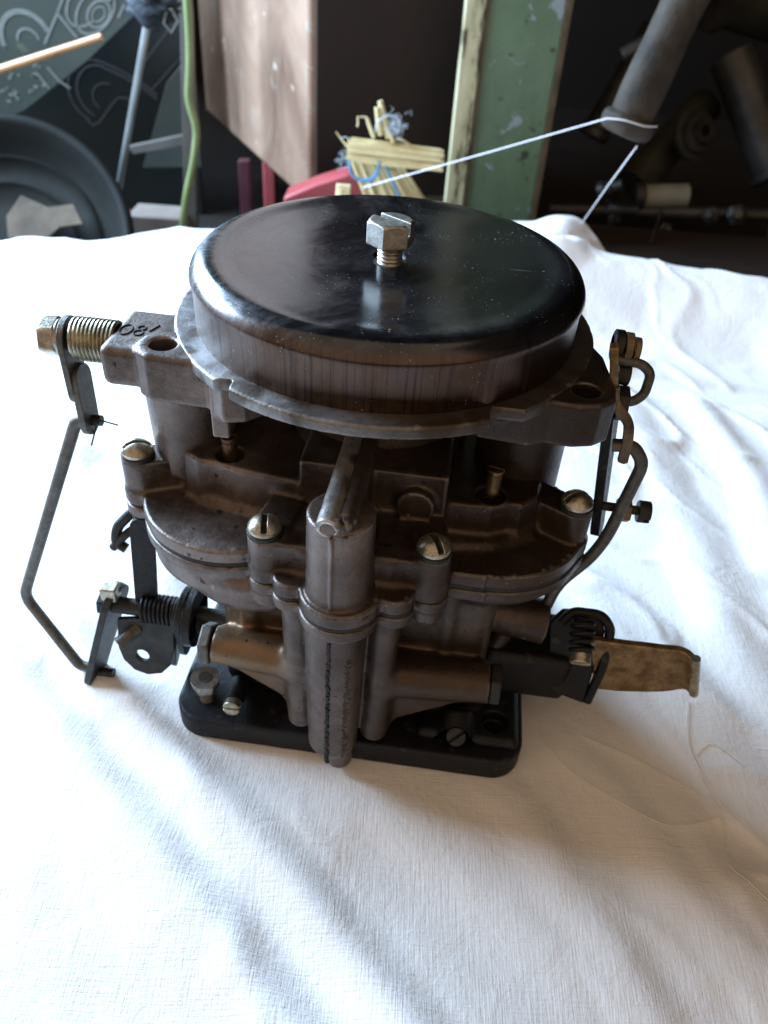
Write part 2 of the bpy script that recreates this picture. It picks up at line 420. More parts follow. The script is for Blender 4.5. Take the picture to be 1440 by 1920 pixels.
# bolt with slotted hex head
f = SDF((-8, -13, 15), (8.5, 5, 31), .2)
hx = f.poly([(.3+x, -4.2+y) for x, y in hexpts(6.0, .35)])
f.add(f.ex(hx, 20.6, 26.4, .35)); f.d = np.maximum(f.d, f.cz(.3, -4.2, 6.6, 19, 34)-0.0)
f.d = np.maximum(f.d, np.sqrt((f.x-.3)**2+(f.y+4.2)**2+(f.z-17.5)**2)-10.2)
ca, sa = math.cos(-.62), math.sin(-.62)
ux = (f.x-.9)*ca+(f.y+4.2)*sa; uy = -(f.x-.9)*sa+(f.y+4.2)*ca
f.sub(np.maximum(np.abs(uy-.3)-1.05, 23.2-f.z+0*ux))
bolt = sdf_obj('lid_bolt', f, M['bright'], carb)
lathe('thread', thread_prof(3.15, 0, 5.6, 1.0, .5), M['bright'], bolt, 32, c=(.5, -4.2, 15.4), angle=80)

# ---- flange ring (thin plate under the lid) with its two gaps
f = SDF((-60, -60, -6), (62, 60, 3), .5)
ring = np.maximum(f.circ(0, 0, 54.6), -f.circ(0, 0, 44))
f.add(f.ex(ring, -3.2, 0, .4))
for px, py, a in ((-31.2, -43.6, .55),):
    f.sub(f.box(px-1.4, px+1.4, py-12, py+1.5, -6, 3, .3))
f.sub(f.box(28.6, 43, -62, -40.8, -6, 3, .5))
f.sub(f.box(-44, -31, -62, -42.6, -6, 3, .3))
sdf_obj('flange_ring', f, M['flange'], carb)

# ---- air horn casting: ears, choke housing, neck, float tower
f = SDF((-72, -46, -46), (66, 50, 2), .5)
eL = f.poly([(-56.6, -25), (-57.4, -29), (-56.2, -33), (-53, -35.3), (-47, -35.6), (-38.5, -36), (-33, -41.5), (-28, -40), (-10, -20), (-20, 10), (-40, 0), (-46, -20), (-53.5, -22.6)])
f.add(f.ex(eL, -13, -.15, 1.3))
eR = f.poly([(27, -36), (38.5, -37.2), (42.5, -35.2), (49, -35.6), (54, -34.2), (57.6, -31), (58.2, -26), (56.5, -10), (50, 6), (20, 10), (10, -20)])
f.add(f.ex(eR, -12, -.15, 1.0))
f.add(f.box(-66.5, -44, -31.5, -9, -12.4, -1.6, 2.2), 1.0)
f.add(f.cz(0, 4, 25.5, -46, -1.5), 2)
f.add(f.cyl((-51.5, -11.5, -46), (-51.8, -12, -6), 11.4, 12.4, 1.0), 3)
f.add(f.box(-50, 0, 0, 30, -46, -10, 4), 3)
f.add(f.cz(41, -2, 12.5, -46, -6, 1.5), 2)
f.add(f.cz(0, 0, 49.5, -5.5, -1.2, 1), 1.0)
f.add(f.box(-37, -32.6, -38.6, -30, -19, -2, .5), .5)
f.sub(f.cz(-50.6, -28.8, 3.4, -20, 4)); f.sub(f.cz(50.8, -28.1, 3.4, -20, 4))
f.sub(f.circ(-50.6, -28.8, 3.8)+np.abs(f.z)*.8)
f.sub(f.circ(50.8, -28.1, 3.8)+np.abs(f.z)*.8)
sdf_obj('air_horn', f, M['cast_brown'], carb)
for hx0, hy0 in ((-50.6, -28.8), (50.8, -28.1)):
    lathe('mounting_hole', [(0, -9), (3.3, -9), (3.3, -9.4), (0, -9.4)], M['ink'], carb, 24, c=(hx0, hy0, 0))
# engraved number
bm = bmesh.new()
def stroke(pts): sweep(bm, [V(x, y, -1.45) for x, y in pts], .00017, 6)
def ell(cx, cy, rx, ry, a0=0, a1=2*math.pi): return [(cx+rx*math.cos(a0+(a1-a0)*i/20), cy+ry*math.sin(a0+(a1-a0)*i/20)) for i in range(21)]
stroke(ell(-62.8, -21.4, 1.5, 2.7)); stroke(ell(-59.3, -21.0+1.25, 1.0, 1.2)); stroke(ell(-59.3, -21.0-1.35, 1.2, 1.35)); stroke([(-56.9, -21), (-55.6, -17.2)])
from_bm('engraved_number', bm, M['ink'], carb)

# ---- bowl cover
def outline(f, grow=0, low=False):
    d = f.circ(-38, -20, 26); d = np.minimum(d, f.circ(36, -16, 26))
    rect = np.maximum(np.abs(f.x+1)-36, np.abs(f.y+3)-39.5); d = np.minimum(d, rect)
    for cx, cy, r in ((-22.8, -45.6, 4.8), (20.4, -44.8, 4.8), (-1.9, -53.2, 10.6), (-15.3, -50.6, 4.8), (11.6, -51.2, 5.2), (-65.3, -21.4, 5.0), (57.4, -20.3, 5.2)):
        c = f.circ(cx, cy, r); k = 1.6
        h = np.maximum(k-np.abs(d-c), 0)/k; d = np.minimum(d, c)-h*h*k*.25
    # webs that carry the outer lugs
    for (ax, ay), (bx, by), r in (((-65.3, -21.4), (-50, -14), 5.0), ((57.4, -20.3), (45, -12), 5.0), ((-22.8, -45.6), (-20, -30), 4.8), ((20.4, -44.8), (18, -30), 4.8)):
        ex, ey = bx-ax, by-ay; t = np.clip(((f.x-ax)*ex+(f.y-ay)*ey)/(ex*ex+ey*ey), 0, 1)
        d = np.minimum(d, np.sqrt((f.x-ax-ex*t)**2+(f.y-ay-ey*t)**2)-r)
    return d-grow
f = SDF((-74, -68, -57), (68, 42, -16), .5)
f.add(f.ex(outline(f), -54.6, -50.0, .8))
# lugs for the cover screws
for cx, cy, bx, by, zt in ((-65.3, -21.4, -50, -14, -40), (57.2, -20.5, 42, -12, -40), (-22.7, -46.0, -20, -30, -40.5), (20.2, -45.6, 17, -30, -40.5)):
    ex_, ey_ = bx-cx, by-cy; t = np.clip(((f.x-cx)*ex_+(f.y-cy)*ey_)/(ex_*ex_+ey_*ey_), 0, 1)
    f.add(f.ex(np.sqrt((f.x-cx-ex_*t)**2+(f.y-cy-ey_*t)**2)-4.7, -54.6, zt-.3, .5), 1.2)
# plateau and raised blocks
f.add(f.ex(f.poly([(-53, -10), (-52, -21), (-45, -27.5), (-24, -31), (-16, -44), (14, -44), (20, -34), (36, -31), (47, -24), (51, -8), (50, 30), (-50, 30)]), -54.6, -48.2, 2.0), 3)
f.add(f.ex(f.poly([(-53.5, -6), (-53, -18), (-51, -23.5), (-46.5, -26.3), (-41, -26.6), (-36, -28.2), (-17, -31.0), (-10, -10), (-30, 14), (-50, 12)]), -52, -35.2, 1.3), 2.2)
f.add(f.box(-17.2, 22, -31.2, 4, -52, -28.2, .9), 1.2)
f.add(f.ex(f.poly([(-2, -30.6), (20, -28.6), (34, -28.0), (39, -25.5), (42, -25.4), (46.5, -21.5), (47.5, -12), (42, 14), (0, 14)]), -52, -38.0, 1.3), 2.2)
f.add(f.cyl((14, -34, -37), (14, -20, -37), 5), 1.5)
f.add(f.box(-14, 12, -50, -28, -54, -42, 2), 3)
f.add(f.ex(f.poly([(-27, -43), (-23.5, -49.8), (-10, -49.5), (-8, -34), (-24, -32)]), -54.6, -41.2, .7), 1.6)
f.add(f.ex(f.poly([(5, -49.5), (20, -49.6), (24.8, -44), (22, -31), (5, -31)]), -54.6, -41.6, .7), 1.6)
# upper column, capped, with its seam
f.add(f.cyl((-2.3, -53.2, -55), (-2.3, -53.2, -25.0), 8.6, 8.2, .7), 1.0)
f.add(f.box(-3.6, -2.9, -62.2, -54, -54, -27.0, .2), .4)
# inclined passage on top of the column
f.add(f.cyl((-.7, -58.2, -24.6), (.2, -18, -22.5), 2.7, 2.6, .8), .8)
f.add(f.box(-4.0, 2, -44, -20, -45, -26, .8), 1.5)
f.add(f.sph(-.3, -59.2, -23.9, 1.6), .8)
f.sub(f.cz(-38.2, -22.2, 4.0, -39.5, -30)); f.sub(f.cz(33.8, -22.6, 4.0, -42, -30))
sdf_obj('bowl_cover', f, M['cast_oily_shaded'], carb)

f = SDF((-9, -66, -30), (3, -14, -16), .25)
f.add(f.cyl((-4.3, -61.4, -24.0), (-3.0, -16, -20.8), 2.75, 2.3, .35))
f.add(f.sph(-1.9, -60.6, -23.2, 1.5), .5); f.add(f.sph(-.9, -59.8, -24.6, 1.4), .8)
f.sub(f.cyl((-4.1, -66, -24.6), (-4.1, -60.9, -24.3), 1.75), .2)
pt = sdf_obj('passage_tube', f, M['tube'], carb)
f = SDF((-7, -63, -28), (-1, -58, -21), .2); f.add(f.cyl((-4.1, -61.25, -24.3), (-4.1, -59, -24.2), 1.7, 1.7, .2)); sdf_obj('plug', f, M['cast_oily_shaded'], pt)

# ---- gasket
f = SDF((-74, -68, -58), (68, 42, -53), .45)
f.add(f.ex(outline(f, -.35), -56.0, -54.3, .1)); sdf_obj('gasket', f, M['gasket'], carb)

# ---- bowl body casting
f = SDF((-74, -68, -128), (68, 42, -54), .5)
f.add(f.ex(outline(f, .2), -59.4, -55.7, .8))
f.add(f.ex(f.circ(-38, -20, 24.6), -70, -56, 4.5), 1.2)
f.add(f.ex(f.circ(-30, -22, 24), -74, -60, 5), 2)
f.add(f.ex(f.circ(36, -16, 24), -64, -56, 3), 1.2)
f.add(f.cyl((-22.8, -45.6, -56), (-22.8, -45.6, -64), 4.6, 4.4, .5), .8)
f.add(f.cyl((20.4, -44.8, -56), (20.4, -44.8, -64), 4.6, 4.2, .5), .8)
f.add(f.cyl((-65.3, -21.4, -56), (-65.3, -21.4, -64.5), 4.8, 4.4, .5), .8)
f.add(f.box(-40, 40, -38, 34, -104, -58, 5), 2)
f.add(f.cyl((-31, -38, -60), (-31, -38, -92), 3), 3)
f.add(f.cyl((27, -37, -60), (27, -37, -104), 2.0), 2)
f.add(f.cyl((-3, -53, -57), (-3, -53, -114), 8.4, 7.3, .5), 1)
f.add(f.cyl((-3, -53, -112), (-2.2, -53, -118.5), 7.2, 5.2, 1.5), 1)
f.add(f.cyl((-.9, -52.6, -114), (-.9, -52.6, -125.6), 4.3, 4.0, 1.8), .3)
f.add(f.cyl((-14.2, -48.5, -57), (-13.6, -48, -113), 4.5, 4.0, .8), 1.0)
f.add(f.cyl((9.8, -48.2, -57), (8.8, -47.6, -115), 4.4, 4.2, .8), 1.0)
f.add(f.box(-14, 10, -50, -30, -112, -58, 2), 2)
# horizontal arms and their skirts
f.add(f.cyl((-40, -45, -87.8), (-8, -45.5, -89.5), 5.5, 6.2, .6), 3)
f.add(f.cyl((41, -44.5, -89.4), (8, -45, -91), 5.6, 6.4, .6), 3)
for sx, x0, x1 in ((-1, -38, -10), (1, 39, 10)):
    a = f.poly([(0, 0), (1, 0), (1, 1)])  # placeholder keeps the grid warm
    # skirt: region between the arm axis and a line down to the column foot
    X = (f.x-x0)/(x1-x0)
    d = np.maximum(np.maximum(-(f.z+93.5+X*19.5), f.z+87), np.abs(f.y+43.0)-3.4+0*f.x)
    d = np.maximum(d, np.maximum(-X, X-1.0)*28)
    f.add(d.astype(np.float32), 3.5)
f.add(f.cyl((34, -23, -80.5), (56.5, -23, -83.2), 6.0, 7.0, .5), 1.5)
f.add(f.cyl((46, -23, -86), (42, -25, -97), 3.2, 3.2, .5), 1)
f.sub(f.cyl((54.5, -23, -83), (60, -23, -83.6), 4.6))
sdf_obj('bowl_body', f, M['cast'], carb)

# rough casting seam on the lower column
bm = bmesh.new()
z = -61.0
while z > -116:
    hh = random.uniform(.5, 1.2); ww = random.uniform(.5, 1.0); dx = random.uniform(-.25, .25)
    bmesh.ops.create_cube(bm, size=1, matrix=Matrix.Translation(V(-3.5+dx, -61.45-(z+57)*.0193+random.uniform(-.25, .2), z)) @ Matrix.Rotation(random.uniform(-.6, .6), 4, 'Y') @ Matrix.Diagonal((ww*S, .9*S, hh*S, 1)))
    z -= hh*.75
o = from_bm('casting_seam', bm, M['darksteel'], carb); o['kind'] = 'stuff'
bm = bmesh.new()
for i in range(46):
    z = -70-i*.98; L = random.uniform(.5, 2.2)
    ang = random.uniform(.05, .16); r = 8.45+(z+57)*.0193
    p = [V(-3+(r)*math.sin(q), -53-(r)*math.cos(q), z+random.uniform(-.1, .1)) for q in (.42+ang, .42+ang+L/8*.4, .42+ang+L/8)]
    sweep(bm, p, .00012, 5)
o = from_bm('file_marks', bm, M['ink'], carb); o['kind'] = 'stuff'

# ---- throttle body and base plate
f = SDF((-50, -46, -122), (72, 40, -92), .7)
f.add(f.box(-42, 42, -36, 32, -119.5, -96, 6))
f.add(f.box(22, 54, -46, -20, -119.5, -114.8, 2.5), 2)
f.add(f.box(40, 67, -30, -8, -111.5, -93, 2.5), 2)
f.add(f.cyl((-52, -30, -96), (-36, -30, -99), 5), 2)
f.add(f.cyl((34, -46, -117.0), (34, -38, -112), 5, 5, 1), 2)
f.sub(f.cz(46.2, -38.5, 4.1, -125, -108))
sdf_obj('throttle_body', f, M['black'], carb)
f = SDF((-58, -53, -130), (58, 50, -117), .5)
f.add(f.ex(f.poly([(-55.3, -50.5), (55.6, -50.5), (55.6, 46), (-55.3, 46)])+0, -128, -119, .9))
f.d = f.d  # rounded corners below
q = np.sqrt(np.maximum(np.abs(f.x-.15)-45.5, 0)**2+np.maximum(np.abs(f.y+2.2)-38.3, 0)**2)-10
f.d = np.full(f.d.shape, 1e3, np.float32); f.add(f.ex(q.astype(np.float32), -128, -119, 1.0))
f.sub(f.cz(46.2, -38.5, 3.6, -130, -110)); f.sub(f.cz(-45.5, -38.5, 3.0, -130, -126))
sdf_obj('base_plate', f, M['blackplastic'], carb)['label'] = 'thick black base plate with rounded corners'

# ---- round-headed cover screws
def cover_screw(x, y, z, slot, tilt=(0, 0), label=None):
    f = SDF((x-5.6, y-5.6, z-1.6), (x+5.6, y+5.6, z+4.6), .16)
    a = np.sqrt((f.x-x)**2+(f.y-y)**2+((f.z-(z-1.3))*1.0)**2)-5.0
    f.add(np.maximum(a, -(f.z-z)).astype(np.float32)); f.d = np.maximum(f.d, f.circ(x, y, 4.35)-0)
    c_, s_ = math.cos(slot), math.sin(slot)
    f.sub(np.maximum(np.abs(-(f.x-x)*s_+(f.y-y)*c_)-.75, (z+1.5)-f.z))
    o = sdf_obj('cover_screw', f, M['silver'], carb)
    lathe('washer', [(2, -1.4), (4.5, -1.4), (4.65, -1.1), (4.65, -.3), (4.4, -.05), (2, -.05)], M['darksteel'], o, 40, c=(x, y, z))
    sl = bmesh.new(); bmesh.ops.create_cube(sl, size=1, matrix=Matrix.Translation(V(x, y, z+1.45)) @ Matrix.Rotation(slot, 4, 'Z') @ Matrix.Diagonal((7.2*S, 1.4*S, .3*S, 1)))
    from_bm('slot', sl, M['ink'], o)
    return o
cover_screw(-65.0, -21.8, -38.8, .45); cover_screw(-22.7, -46.4, -39.3, 1.75); cover_screw(20.2, -46.0, -39.3, 2.1); cover_screw(57.0, -20.9, -38.8, .5)

# ---- brass jets standing in their wells
def jet(x, y, z, ang):
    f = SDF((x-3, y-3, z-8), (x+3, y+3, z+1), .16)
    f.add(f.cyl((x, y, z-8), (x, y, z-1.2), 2.1)); f.add(f.cyl((x, y, z-1.4), (x, y, z), 2.3, 2.3, .3))
    c_, s_ = math.cos(ang), math.sin(ang)
    f.sub(np.maximum(np.abs(-(f.x-x)*s_+(f.y-y)*c_)-.35, (z-1.1)-f.z))
    o = sdf_obj('jet', f, M['brass'], carb); return o
jet(-38.3, -22.0, -29.5, .3); jet(33.9, -22.0, -29.6, 2.9)

# ---- drain plugs (hex) at the ends of the arms
def drain_plug(c, d, r, h, mat):
    ax = Vector(d).normalized(); u = ax.orthogonal().normalized(); v = ax.cross(u)
    f0 = tuple(Vector(c)+ax*h/2)
    return plate('drain_plug', hexpts(r, .4), h, (f0, u, v), mat, carb, bevel=.5)
drain_plug((-40.2, -45, -87.8), (-1, .02, -.02), 6.6, 3.2, M['steel'])
drain_plug((41.2, -44.5, -89.4), (1, 0, .02), 6.6, 2.8, M['darksteel'])

# ---- idle screws and the nut on its stud
def slot_screw(name, c, d, r, L, mat, slot=0.0):
    ax = Vector(d).normalized(); c = Vector(c); e = c+ax*L
    lo = [min(c[i], e[i])-r-1 for i in range(3)]; hi = [max(c[i], e[i])+r+1 for i in range(3)]
    f = SDF(lo, hi, .2); f.add(f.cyl(tuple(c), tuple(e), r, r, .3))
    u = Vector((0, 0, 1)); u = (u-ax*u.dot(ax)).normalized(); w_ = ax.cross(u); u = u*math.cos(slot)+w_*math.sin(slot)
    a = (f.x-e[0])*u[0]+(f.y-e[1])*u[1]+(f.z-e[2])*u[2]; t = (f.x-e[0])*ax[0]+(f.y-e[1])*ax[1]+(f.z-e[2])*ax[2]
    f.sub(np.maximum(np.abs(a)-r*.16, -(t+r*.5)))
    return sdf_obj(name, f, mat, carb)
s1 = slot_screw('idle_screw', (-35.5, -46.4, -112.5), (0, -1, .12), 2.7, 3.2, M['silver'], .1)
tube('screw_boss', [(-35.5, -38, -113.4), (-35.5, -47.0, -112.4)], 3.2*S, M['black'], carb, seg=24)
slot_screw('idle_screw', (34.2, -44, -115.2), (0, -.8, .55), 3.0, 4.5, M['darksteel'], .75)
stud = lathe('stud', thread_prof(2.4, 0, 11, .8, .35), M['steel'], carb, 28, c=(-45.8, -41.5, -119.4), angle=80)
plate('nut', hexpts(4.4, .3), 3.6, ((-45.8, -41.5, -111.6), (1, 0, 0), (0, 1, 0)), M['bright'], stud, bevel=.5)
lathe('washer', [(2, 0), (4.6, 0), (4.6, .8), (2, .8)], M['bright'], stud, 32, c=(-45.8, -41.5, -109.6))

# ---- choke shaft, spring and lever (left)
cy0, cz0 = -20.5, -6.0
tube('choke_shaft', [(-82, cy0, cz0), (-60, cy0, cz0)], 3.0*S, M['darksteel'], carb, seg=24)
helix('return_spring', (-76.6, cy0, cz0), (-65.6, cy0, cz0), 5.1, .62, 10.5, M['springm'], carb)
b1 = plate('choke_bolt', hexpts(5.4, .2), 4.4, ((-83.0, cy0, cz0), (0, 1, .1), (0, -.1, 1)), M['silver'], carb, bevel=.5)
lathe('washer', [(1, 0), (4.7, 0), (4.9, .4), (4.7, 1.1), (1, 1.1)], M['bright'], b1, 32, c=(-81.0, cy0, cz0), axis=(1, 0, 0))
# lever hangs in the yz plane: u = y, v = z
lv = plate('choke_lever', slot2((0, 0), (-1.5, -14), 5.6, 3.8), 1.7, ((-78.8, cy0, cz0), (0, 1, 0), (0, 0, 1)), M['steel'], carb)
tube('lever_pin', [(-79.6, cy0-2, cz0-23.5), (-73.4, cy0-2, cz0-23.2)], 1.5*S, M['darksteel'], lv)
plate('lever_arm', slot2((-1.0, -11), (-2.2, -23.5), 4.0, 3.8), 1.9, ((-77.9, cy0, cz0), (.04, 1, 0), (-.05, 0, 1)), M['steel'], lv)
bm = bmesh.new(); sweep(bm, [V(-74.5, cy0-2, cz0-23), V(-68.0, cy0-4, cz0-22.6)], .00022, 6); sweep(bm, [V(-74.5, cy0-2, cz0-23.2), V(-76.8, cy0-4, cz0-30.5)], .00022, 6)
from_bm('cotter_pin', bm, M['ink'], lv)
# link rod from the choke lever to the throttle lever
tube('link_rod', [(-76, -22.5, -29.5), (-80.6, -22.6, -29.8), (-109.6, -27, -98.5), (-92.6, -33.5, -122.3), (-88.2, -33.6, -122.4)], 1.75*S, M['steel'], carb, rad=.004, seg=16)

# ---- throttle shaft group (left)
ty, tz = -30, -93.2
tube('throttle_shaft', [(-81, ty, tz-.4), (-40, ty, tz)], 2.7*S, M['darksteel'], carb, seg=20)
helix('throttle_spring', (-67.5, ty, tz), (-56.5, ty, tz), 4.3, .6, 8, M['black'], carb)
plate('throttle_disc', slot2((0, -.01), (0, .01), 9.5, 9.5), 3.0, ((-51.5, ty, tz-1), (0, 1, 0), (0, 0, 1)), M['black'], carb)
plate('stop_disc', slot2((0, 2), (2, -14), 8.0, 5.0), 2.0, ((-54.6, ty, tz-1), (0, 1, 0), (.1, 0, 1)), M['black'], carb)
tl = plate('throttle_lever', slot2((1, 0), (-4.5, -31.0), 6.2, 4.8), 2.4, ((-77.8, ty, tz), (.22, .97, 0), (.27, 0, 1)), M['darksteel'], carb)
tube('rivet', [(-86.0, ty-4.4, tz-29.6), (-80.4, ty-4.4, tz-29.2)], 1.5*S, M['darksteel'], tl)
plate('shaft_nut', hexpts(3.8, .3), 3.0, ((-80.4, ty, tz-.3), (0, 1, 0), (0, 0, 1)), M['darksteel'], tl, bevel=.4)
plate('clip', [(-2.5, -2.2), (2.5, -2.2), (2.5, 2.8), (-2.5, 2.8)], 5.0, ((-77.6, ty, tz+5.2), (0, 1, 0), (0, 0, 1)), M['silver'], tl, bevel=.5)
plate('stop_plate', [(-6.8, 2), (-7.4, -9), (-6, -14), (-2.5, -17.6), (2, -18.6), (6.8, -17), (10, -13), (11.6, -6), (11.8, 3), (10.5, 4.5), (-1, 3.5)], 1.7, ((-68.8, ty-3.2, tz-5.5), (1, -.05, 0), (0, .18, 1)), M['darksteel'], carb, holes=[(.6, -11, 2.3)])
plate('stop_arm', slot2((0, 3), (2.5, -22), 4.5, 3.0), 1.7, ((-57.0, ty-1, tz-2), (-.1, 1, 0), (.15, 0, 1)), M['darksteel'], carb)
tube('stop_screw', [(-73.8, ty-9, tz-8.5), (-69.2, ty-3, tz-6.2)], 2.2*S, M['steel'], carb, seg=16)
# bracket rising behind
plate('upper_arm', slot2((0, 0), (1.4, 30), 3.4, 3.6), 1.8, ((-67.0, ty+1, tz), (1, .1, 0), (0, .1, 1)), M['black'], carb)
tube('hooked_link', [(-62, -20, -60), (-68.4, -22, -59.4), (-74.6, -24, -66.2), (-75.2, -25, -71.4), (-72, -25.5, -73)], 1.6*S, M['darksteel'], carb, rad=.004, seg=14)
tube('hooked_link', [(-62, -18, -62.8), (-70.5, -25, -66.2), (-76.2, -25.5, -73.2)], 1.3*S, M['darksteel'], carb, rad=.004, seg=14)

# ---- right-hand linkage
rp = plate('fast_idle_lever', [(-1.6, 7.6), (1.0, 8.0), (1.8, 6.5), (2.0, 0), (1.6, -4.4), (-1.6, -4.4), (-2.2, 0)], 2.1, ((58.2, -18, -.6), (.1, 1, 0), (-.22, 0, 1)), M['bronze'], carb)
tube('bent_strip', [(58.8, -19.4, -3.0), (59.4, -19.6, -6.6), (61.6, -19.8, -9.4), (64.6, -20, -12.4), (65.6, -20, -17.5), (65.8, -20, -24.0)], 1.45*S, M['rusty'], rp, rad=.003, seg=6)
rb = plate('pivot_screw', slot2((0, -.01), (0, .01), 3.9, 3.9), 1.9, ((61.2, -11, 3.2), (0, 1, 0), (.05, 0, 1)), M['rusty'], carb)
plate('slotted_head', slot2((0, -.01), (0, .01), 3.3, 3.3), 1.5, ((63.4, -11, 2.8), (0, 1, 0), (.05, 0, 1)), M['rusty'], rb)
plate('collar', slot2((0, -.01), (0, .01), 3.9, 3.9), 2.2, ((59.0, -10, 3.2), (0, 1, 0), (.05, 0, 1)), M['darksteel'], rb)
tube('hooked_rod', [(59.0, -14, 1.2), (65.0, -14, 1.0), (67.8, -14.4, -1.2), (67.4, -15.4, -6.6), (65.0, -16, -8.8), (61.0, -16, -8.8)], 1.25*S, M['steel'], carb, rad=.0035, seg=14)
plate('rod_nut', hexpts(4.6, .2), 3.0, ((62.2, -16, -9.4), (0, 1, 0), (0, 0, 1)), M['darksteel'], carb, bevel=.5)
tube('rod_knob', [(59.6, -14, -2.4), (62.8, -14, -2.6)], 2.6*S, M['darksteel'], carb, seg=16)
plate('pump_lever', slot2((0, 3), (-1.0, -34), 4.0, 3.2), 2.6, ((61.8, -13.0, -17.0), (.35, 1, 0), (-.13, 0, 1)), M['black'], carb)
tube('pump_rod', [(62.5, -18.5, -20.5), (67.6, -19, -19.6), (71.4, -19.2, -24.5), (67.8, -20, -49.5), (65.0, -20.5, -57.5), (57.6, -21, -69.0), (55, -22, -84)], 1.75*S, M['steel'], carb, rad=.005, seg=16)
tube('cross_pin', [(62.0, -15, -42.8), (77, -16, -42.4)], 1.3*S, M['darksteel'], carb)
plate('lock_nut', hexpts(3.6, .2), 3.6, ((71.0, -16, -42.6), (0, 1, 0), (0, 0, 1)), M['rusty'], carb, bevel=.4)
slot_screw('adjusting_screw', (74.8, -16, -42.5), (1, 0, 0), 3.1, 3.4, M['darksteel'], .35)

# black bracket with sprung screw, and the curled throttle arm
br = plate('throttle_bracket', [(-9, -13), (2.5, -14.5), (4.0, 12), (2.5, 15.5), (-3, 17.4), (-9.5, 15.8), (-12.5, 11)], 2.0, ((70.5, -27, -94), (1, -.15, 0), (0, .3, 1)), M['black'], carb, bevel=.6)
tube('bracket_rim', [(60.6, -26, -80.0), (63.5, -23.5, -76.8), (72.0, -24, -76.2), (75.6, -25.0, -80.0), (76.0, -28.5, -94), (73.8, -31.5, -107.2)], 1.5*S, M['bronze'] if False else M['black'], br, rad=.004, seg=10)
helix('screw_spring', (66.4, -27.5, -76), (66.6, -34.2, -82.2), 3.2, .6, 4, M['black'], carb)
slot_screw('throttle_stop_screw', (66.6, -34.4, -82.6), (-.05, -.80, -.50), 3.1, 3.2, M['silver'], .5)
# curled strip: profile in plan, swept vertically
path = [(70, -27.0), (80, -27.0), (88, -26.6), (93, -26.4), (96.6, -25.8), (99.2, -26.6), (100.6, -29.0)]
bm = bmesh.new(); rows = []
P2 = [Vector((a, b, 0)) for a, b in path]; P2 = round_path(P2, 3.0, 3)
for i, p in enumerate(P2):
    t = (P2[min(i+1, len(P2)-1)]-P2[max(i-1, 0)]).normalized(); n_ = Vector((-t.y, t.x, 0))
    sp = i/(len(P2)-1); zt = -83.2-sp*1.0; zb = -104.8+sp*5.4; tl_ = Vector((.27*(zt-zb), 0))
    if i < 3: zt += 0; zb -= 0
    rows.append([bm.verts.new(V(*(p+n_*1.25).xy, zt)), bm.verts.new(V(*(p-n_*1.25).xy, zt)), bm.verts.new(V(*((p-n_*1.25).xy+tl_), zb)), bm.verts.new(V(*((p+n_*1.25).xy+tl_), zb))])
for a, b in zip(rows[:-1], rows[1:]):
    for k in range(4): bm.faces.new((a[k], a[(k+1) % 4], b[(k+1) % 4], b[k]))
bm.faces.new(rows[0]); bm.faces.new(rows[-1][::-1])
from_bm('throttle_arm', bm, M['bronze'], carb, bevel=.0004)['label'] = 'golden brown throttle arm with a curled end'

tube('arm_lip', [(100.9, -29.2, -83.9), (105.0, -29.2, -99.6)], 1.45*S, M['silver'], bpy.data.objects['throttle_arm'], seg=14)
# ================================================================== CLOTH
def seg_dist(X, Y, pts):
    """signed distance to a polyline (positive on its right) and the position along it"""
    best = np.full(X.shape, 1e9); sd = np.zeros(X.shape)
    for (ax, ay), (bx, by) in zip(pts[:-1], pts[1:]):
        ex, ey = bx-ax, by-ay; L = math.hypot(ex, ey)
        t = np.clip(((X-ax)*ex+(Y-ay)*ey)/(L*L), 0, 1)
        d = np.hypot(X-ax-ex*t, Y-ay-ey*t); sgn = np.sign((X-ax)*ey-(Y-ay)*ex)
        mk = d < best; best = np.where(mk, d, best); sd = np.where(mk, d*sgn, sd)
    return sd
def fold(X, Y, pts, wl, wr, h, fade=0):
    sd = seg_dist(X, Y, pts); wdt = np.where(sd < 0, wl, wr)
    q = np.clip(1-np.abs(sd)/wdt, 0, 1); q = q*q*(3-2*q); return q*h
def vnoise(X, Y, sc, seed):
    rs = np.random.RandomState(seed); g = rs.rand(64, 64)
    x = X/sc+17.3; y = Y/sc+9.1; xi = np.floor(x).astype(int); yi = np.floor(y).astype(int); fx = x-xi; fy = y-yi
    fx = fx*fx*(3-2*fx); fy = fy*fy*(3-2*fy); G_ = lambda a, b: g[a % 64, b % 64]
    return (G_(xi, yi)*(1-fx)+G_(xi+1, yi)*fx)*(1-fy)+(G_(xi, yi+1)*(1-fx)+G_(xi+1, yi+1)*fx)*fy-.5
EDGE = [(-520, 335), (-277, 338), (-258, 347), (-207, 353), (-166, 396), (-140, 402), (-60, 405), (40, 408), (85, 412), (112, 402), (131, 389), (143, 374), (168, 358), (188, 345), (215, 338), (238, 334), (258, 330), (300, 300), (520, 260)]
